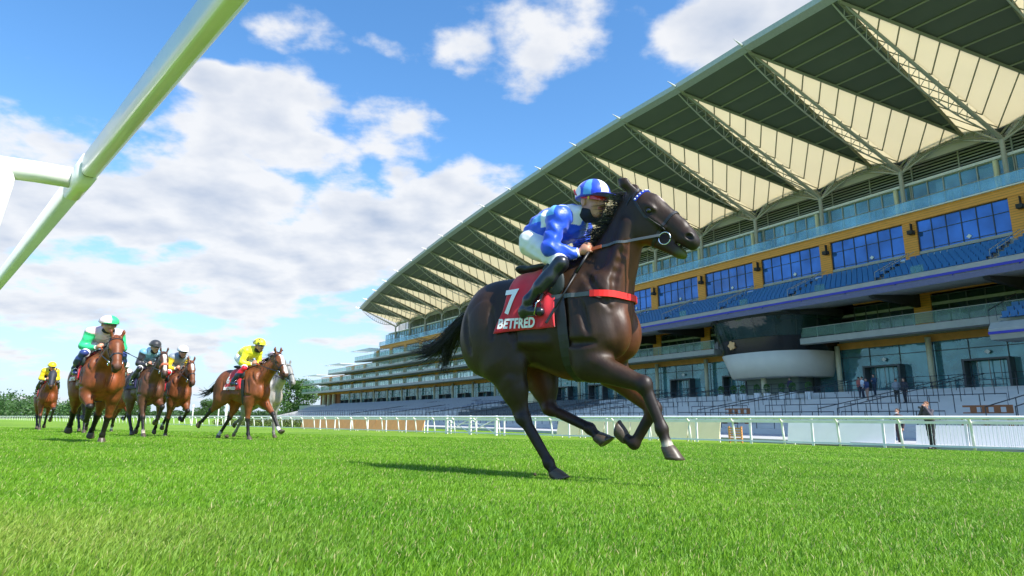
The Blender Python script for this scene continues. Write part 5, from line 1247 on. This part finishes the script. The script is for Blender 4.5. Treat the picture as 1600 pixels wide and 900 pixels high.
POSE_REACH = dict(poll=(.88, -.03, 1.90), muzzle=(1.30, -.10, 1.43), ear=UP,
    HN=[(-.55, -.18, .92), (-.98, -.14, .66), (-1.28, -.13, .42), (-1.36, -.13, .38), (-1.44, -.13, .32)],
    HF=[(-.42, .17, .90), (-.68, .15, .50), (-.93, .13, .16), (-.99, .13, .10), (-1.03, .13, .03)],
    FN=[(.28, -.17, .84), (.27, -.16, .47), (.31, -.15, .14), (.34, -.15, .075), (.36, -.15, .0)],
    FF=[(.38, .17, .86), (.70, .16, .58), (.90, .15, .26), (.96, .15, .20), (1.03, .15, .15)])
POSE_PUSH = dict(poll=(.84, .0, 1.84), muzzle=(1.16, .0, 1.32), ear=UP,
    HN=[(-.40, -.17, .90), (-.78, -.14, .56), (-1.02, -.13, .32), (-1.08, -.13, .27), (-1.13, -.13, .20)],
    HF=[(-.38, .17, .90), (-.60, .15, .50), (-.78, .13, .22), (-.84, .13, .17), (-.88, .13, .10)],
    FN=[(.34, -.17, .82), (.56, -.16, .64), (.30, -.14, .40), (.22, -.14, .42), (.13, -.14, .42)],
    FF=[(.28, .16, .82), (.16, .15, .46), (.02, .13, .14), (.0, .13, .08), (-.01, .13, .0)])
POSE_KNEE = dict(poll=(.84, -.02, 1.94), muzzle=(1.20, -.08, 1.46), ear=UP,
    HN=[(-.34, -.17, .90), (-.46, -.15, .50), (-.28, -.13, .18), (-.24, -.13, .11), (-.21, -.13, .04)],
    HF=[(-.36, .17, .90), (-.56, .15, .52), (-.60, .13, .24), (-.66, .13, .18), (-.72, .13, .12)],
    FN=[(.32, -.17, .82), (.42, -.16, .46), (.50, -.15, .14), (.53, -.15, .08), (.55, -.15, .0)],
    FF=[(.36, .16, .84), (.66, .16, .70), (.52, .14, .42), (.44, .14, .38), (.36, .14, .36)])
def field_of_horses():
    BAY = (.15, .044, .013); DB = (.060, .026, .014); WHT = (.62, .60, .56)
    def at(px, Y): x = px2w(px, Y); return (x, Y, gz(x, Y) + .01)
    solid = lambda c: (lambda l: np.repeat([c], len(l), 0).astype(float))
    def halves(a, b): return lambda l: np.where((l[:, 1] < 0)[:, None], np.array(a), np.array(b)).astype(float)
    def spots(l):
        C = np.repeat([(.80, .76, .03)], len(l), 0).astype(float)
        for v in ((.09, -.09, .06), (.1, .08, .06), (-.02, -.12, .10), (0, 0, .17), (-.1, -.05, .1), (.06, -.06, .13)): C[np.linalg.norm(l - np.array(v), axis=1) < .03] = (.03, .05, .03)
        return C
    # 1 lone far horse in a dark hood
    p = at(72, 22.5); make_horse('bay racehorse in a dark eye hood trailing alone at the far left', p, 47, POSE_KNEE, BAY, h=.026, hood=True, num='2')
    make_jockey('jockey in a yellow jacket with black sleeves and yellow cap on the hooded horse', p, 47, (.80, .58, .01), (.80, .58, .01), solid((.82, .62, .01)), h=.02, boot=(.02, .02, .02), breech=(.05, .05, .06))
    # 2 big bay leading the group on the left
    p = at(150, 10.7); make_horse('large bright bay racehorse nearest of the left group, seen almost head on', p, 46, POSE_PUSH, (.165, .047, .013), h=.016, sock={}, noseband=None or LEATH, num='4')
    make_jockey('jockey in pink and green silks and cap on the large bay horse', p, 46, (.80, .55, .58), (.03, .55, .22), halves((.82, .60, .64), (.03, .50, .20)), h=.014, boot=(.02, .03, .10), epaul=(.80, .56, .60), breech=(.74, .76, .85), boottop=(.03, .05, .2))
    whip('thin dark whip held out beside the large bright bay horse', p, 46, (.26, .15, 1.72), (.05, .72, 1.42))
    for o in list(COL.objects):
        if o.parent is None and abs(o.location.x - p[0]) < 1e-4 and abs(o.location.y - p[1]) < 1e-4: o.scale = (.95, 1.12, .89)
    # 3, 8 half hidden
    p = at(186, 22); make_horse('bay racehorse with white forelegs half hidden between the large bay and the dark horse', p, 46, mirror(POSE_PUSH), (.15, .045, .02), h=.026, sock=dict(FN=WHT, FF=WHT), blaze=(.1, .6, .04, WHT), num='1')
    make_jockey('jockey in white and black silks crouched behind the large bay horse', p, 46, (.70, .70, .70), (.04, .04, .05), solid((.75, .75, .75)), h=.02)
    p = at(140, 19); make_horse('dark racehorse almost hidden behind the hindquarters of the large bay', p, 46, POSE_KNEE, (.035, .02, .014), h=.026, num='5')
    make_jockey('jockey in navy silks hidden behind the rump of the large bay horse', p, 46, (.03, .04, .12), (.03, .04, .12), solid((.05, .05, .1)), h=.02)
    # 4 dark bay, black sleeves
    p = at(226, 15.8); make_horse('dark brown racehorse with white blaze and one white foreleg left of the white capped rider', p, 40, POSE_KNEE, (.085, .036, .018), h=.018, sock=dict(FN=(.5, .42, .34)), blaze=(.12, .56, .035, (.72, .62, .56)), cloth=(.04, .03, .10), noseband=mat('orange_noseband', (.62, .15, .08), .8))
    make_jockey('jockey with black sleeves, light blue body and black cap on the dark brown horse', p, 40, (.16, .36, .50), (.02, .02, .03), solid((.03, .03, .035)), h=.015, epaul=(.55, .72, .85), boot=(.02, .02, .03))
    # 5 bay, white cap
    p = at(272, 16.8); make_horse('bay racehorse with red cloth right of the dark brown horse, under the white cap', p, 44, mirror(POSE_PUSH), (.15, .05, .018), h=.018, sock=dict(HF=WHT), blaze=(.12, .3, .03, WHT), num='3')
    make_jockey('jockey with grey body, yellow sleeves and plain white cap', p, 44, (.22, .26, .30), (.80, .58, .02), solid((.80, .80, .82)), h=.015, boottop=(.6, .02, .03))
    # 7 grey behind the yellow rider
    p = at(412, 17.8); make_horse('grey racehorse running on the far side of the yellow jockey horse', p, 32, mirror(POSE_REACH), (.27, .265, .245), legc=(.17, .165, .15), h=.022, hair=HAIRB, nosecol=(.2, .18, .17), num='8')
    make_jockey('jockey with a pale pink cap half hidden behind the yellow jockey', p, 32, (.72, .50, .62), (.70, .62, .66), halves((.78, .62, .70), (.30, .30, .45)), h=.02)
    # 6 yellow rider
    p = at(385, 15.0); make_horse('bright bay racehorse with a white blaze stretching out in front of the grandstand end', p, 27, POSE_REACH, (.17, .052, .015), h=.016, sock=dict(FF=WHT, HF=WHT), blaze=(.08, .62, .036, (.78, .72, .68)), num='6')
    make_jockey('jockey in plain yellow silks and black spotted yellow cap', p, 27, (.78, .74, .02), (.78, .74, .02), spots, h=.013, boot=(.02, .03, .08), boottop=(.6, .01, .03), yaw=-8)
    whip('dark whip raised ahead of the yellow jockey', p, 27, (.30, .10, 1.80), (.98, .06, 2.0))
field_of_horses()

# ------------------------------------------------------------------ people on foot
def stander(lab, loc, yaw, top, trous, skin=(.50, .26, .17), pose='down', k=1., hair=(.05, .03, .02), mask=None, h=.02, grp=None, camera=False, lean=0, skirt=None):
    root = thing('person', lab, 'person', loc, R(yaw), grp); root.scale = (k, k, k); Hc = np.array([.03 + lean, 0, 1.63]); M = rotm(0, 5, 0); fp, FP = face_prims(Hc, M)
    legs = []; arm = []; sho = []; tor = [rc((0, 0, 1.0), (lean, 0, 1.36), .135, .15, .05, 1.2), el((lean, 0, 1.40), (.09, .19, .07), .05)]; hands = []; body = []
    for s in (-1, 1):
        f = .06 * s
        legs += [rc((0, .085 * s, .95), (.03 + f, .10 * s, .50), .10, .065, .04), rc((.03 + f, .10 * s, .50), (f * 1.4, .11 * s, .09), .064, .048, .03)]; sho.append(rc((f * 1.4 - .03, .11 * s, .045), (f * 1.4 + .13, .13 * s, .035), .045, .036, .03))
        shd = (lean, .19 * s, 1.41)
        if pose == 'camera': e_, hh = (.13 + lean, .23 * s, 1.24), (.17 + lean, .05 * s, 1.56)
        elif pose == 'fold': e_, hh = (.05 + lean, .24 * s, 1.14), (.22 + lean, .05 * s, 1.20)
        else: e_, hh = (-.03 + lean, .24 * s, 1.13), (.06 + lean, .24 * s, .86)
        arm += [rc(shd, e_, .055, .043, .04), rc(e_, hh, .043, .03, .03)]; d = np.array(hh) - np.array(e_); d /= np.linalg.norm(d); hp = hand_prims(np.array(hh) - d * .02, np.array(hh) + d * .05, s, False); hands.append(hp)
    core = [rc(a['a'], a['b'], a['ra'] * .8, a['rb'] * .8, a['k']) if a['t'] == 'rc' else el(a['p'], a['r'] * .8, a['k']) for a in tor + arm + legs + sho] + [rc((lean, 0, 1.42), Hc + np.array([-.01, 0, -.07]), .055, .05, .03)] + fp
    V, F = joinVF([surface(core, h * .7)] + [surface(q, .011) for q in hands]); V = np.array(V); link('body', npmesh('body', V, np.array(F), SKINA(), True, np.repeat([skin], len(V), 0)), root)
    surf_obj('jacket', tor + arm, h * .6, CLOTHM(), root, .012, base=top, noise=lambda X, Y, Z: .004 * np.sin(X * 30 + Z * 38 + Y * 20)); surf_obj('trousers', legs + [el((0, 0, .96), (.12, .15, .1), .04)], h * .7, CLOTHM(), root, .008, base=trous, noise=lambda X, Y, Z: .004 * np.sin(Z * 30 + X * 22 + 0 * Y))
    for q in sho: surf_obj('shoe', [q], h * .6, mat('boot_leather', (0, 0, 0), .28, var=.1, attr='tint', coat=.4), root, .004, base=(.02, .018, .018))
    surf_obj('hair', [el(FP(-.025, 0, .06), (.095, .088, .085), .02, M)], h * .5, CLOTHM(), root, 0, base=hair)
    if mask: surf_obj('face_mask', [el(FP(.055, 0, -.06), (.065, .06, .045), .02, M)], h * .5, CLOTHM(), root, 0, base=mask)
    if camera:
        g = thing('camera', 'black camera with a long lens held to the eye by the man at the rail', 'camera', loc, R(yaw)); m = MB().box(.19 + lean, .27 + lean, -.07, .07, 1.56, 1.66); m.box(.2 + lean, .26 + lean, -.03, .03, 1.66, 1.69); m.build('camera_body', LEATH, g, bevel=.008); MB().lathe((.26 + lean, 0, 1.61), [(.036, 0), (.038, .10), (.045, .12), (.045, .17)], 14, (1, 0, 0)).build('lens', LEATH, g, True)
    return root
def people():
    def pt(px, u):
        kx = (px - 800) / 1000 * .9806; Y = u / (TN[0] * kx + TN[1]); return (kx * Y, Y, gz_u(u))
    stander('man in a dark waistcoat and black trousers aiming a camera over the white rail', pt(1452, 29.65), 200, (.05, .045, .06), (.016, .017, .02), pose='camera', camera=True, h=.018, k=1.04, hair=(.16, .06, .02), lean=.08)
    stander('boy in a white face mask and dark checked clothes behind the white rail', pt(1403, 31.9), 200, (.05, .03, .035), (.06, .04, .04), mask=(.75, .76, .78), h=.02, k=.93)
    def onB(px, i):
        # point on terrace step i seen at column px
        d = td(i) - .9; P = BA + BN * d; kx = (px - 800) / 1000 * .9806; s = (kx * P[1] - P[0]) / (BT[0] - kx * BT[1]); return B(s, d, tz(i))
    L = [(1415, 7, 'man in a dark suit standing on the terrace right of the leaning person', (.025, .028, .04), (.02, .02, .025), 200, 'down'), (1402, 7, 'person in a grey top at a terrace barrier left of the dark suit', (.25, .27, .30), (.03, .03, .03), 60, 'fold'),
         (1341, 9, 'person in a red checked top, leftmost of the huddle on the upper terrace', (.40, .10, .08), (.04, .04, .06), 10, 'fold'), (1347, 9, 'person in white shirt and dark waistcoat amid the terrace huddle', (.62, .64, .70), (.03, .03, .05), 170, 'down'), (1354, 8, 'person in a navy top with bare legs at the right of the terrace huddle', (.03, .05, .14), (.40, .22, .15), 190, 'fold'),
         (1229, 11, 'distant person in dark clothes standing behind the potted shrubs', (.04, .03, .07), (.03, .03, .04), 220, 'down'), (1366, 10, 'person in dark blue sitting low beside the terrace doors', (.02, .05, .10), (.02, .03, .05), 200, 'fold')]
    for px, i, lab, a, b, yw, ps in L: stander(lab, onB(px, i), yw, a, b, pose=ps, h=.035)
people()

def clods():
    for i, (px, Y, z, lab) in enumerate(((359, 14.2, .10, 'dark clod of turf flying up behind the yellow jockey horse'), (835, 4.7, .06, 'tiny clod of turf beside the planted hind hoof of the dark horse'))):
        x = px2w(px, Y); g = thing('turf_clod', lab, 'turf clod', (x, Y, gz(x, Y) + z)); r = random.Random(i); k = (.05, .014)[i]; m = MB(); V = []
        m.lathe((0, 0, 0), [(.3 * k, -.8 * k), (k, -.3 * k), (.8 * k, .3 * k), (.2 * k, .7 * k)], 7, (.3, .2, 1)); m.V = [tuple(c * r.uniform(.75, 1.25) for c in v) for v in m.V]
        m.build('soil', mat('soil', (.06, .045, .025), .9, bump=.3), g); m = MB()
        for j in range(9): a = r.uniform(0, 6.3); m.tube([(0, 0, .4 * k), (math.cos(a) * k * 1.2, math.sin(a) * k * 1.2, k * r.uniform(.8, 1.8))], [.06 * k, .02 * k], 3)
        m.build('grass_tuft', mat('clod_grass', (.10, .22, .02), .6), g)
clods()
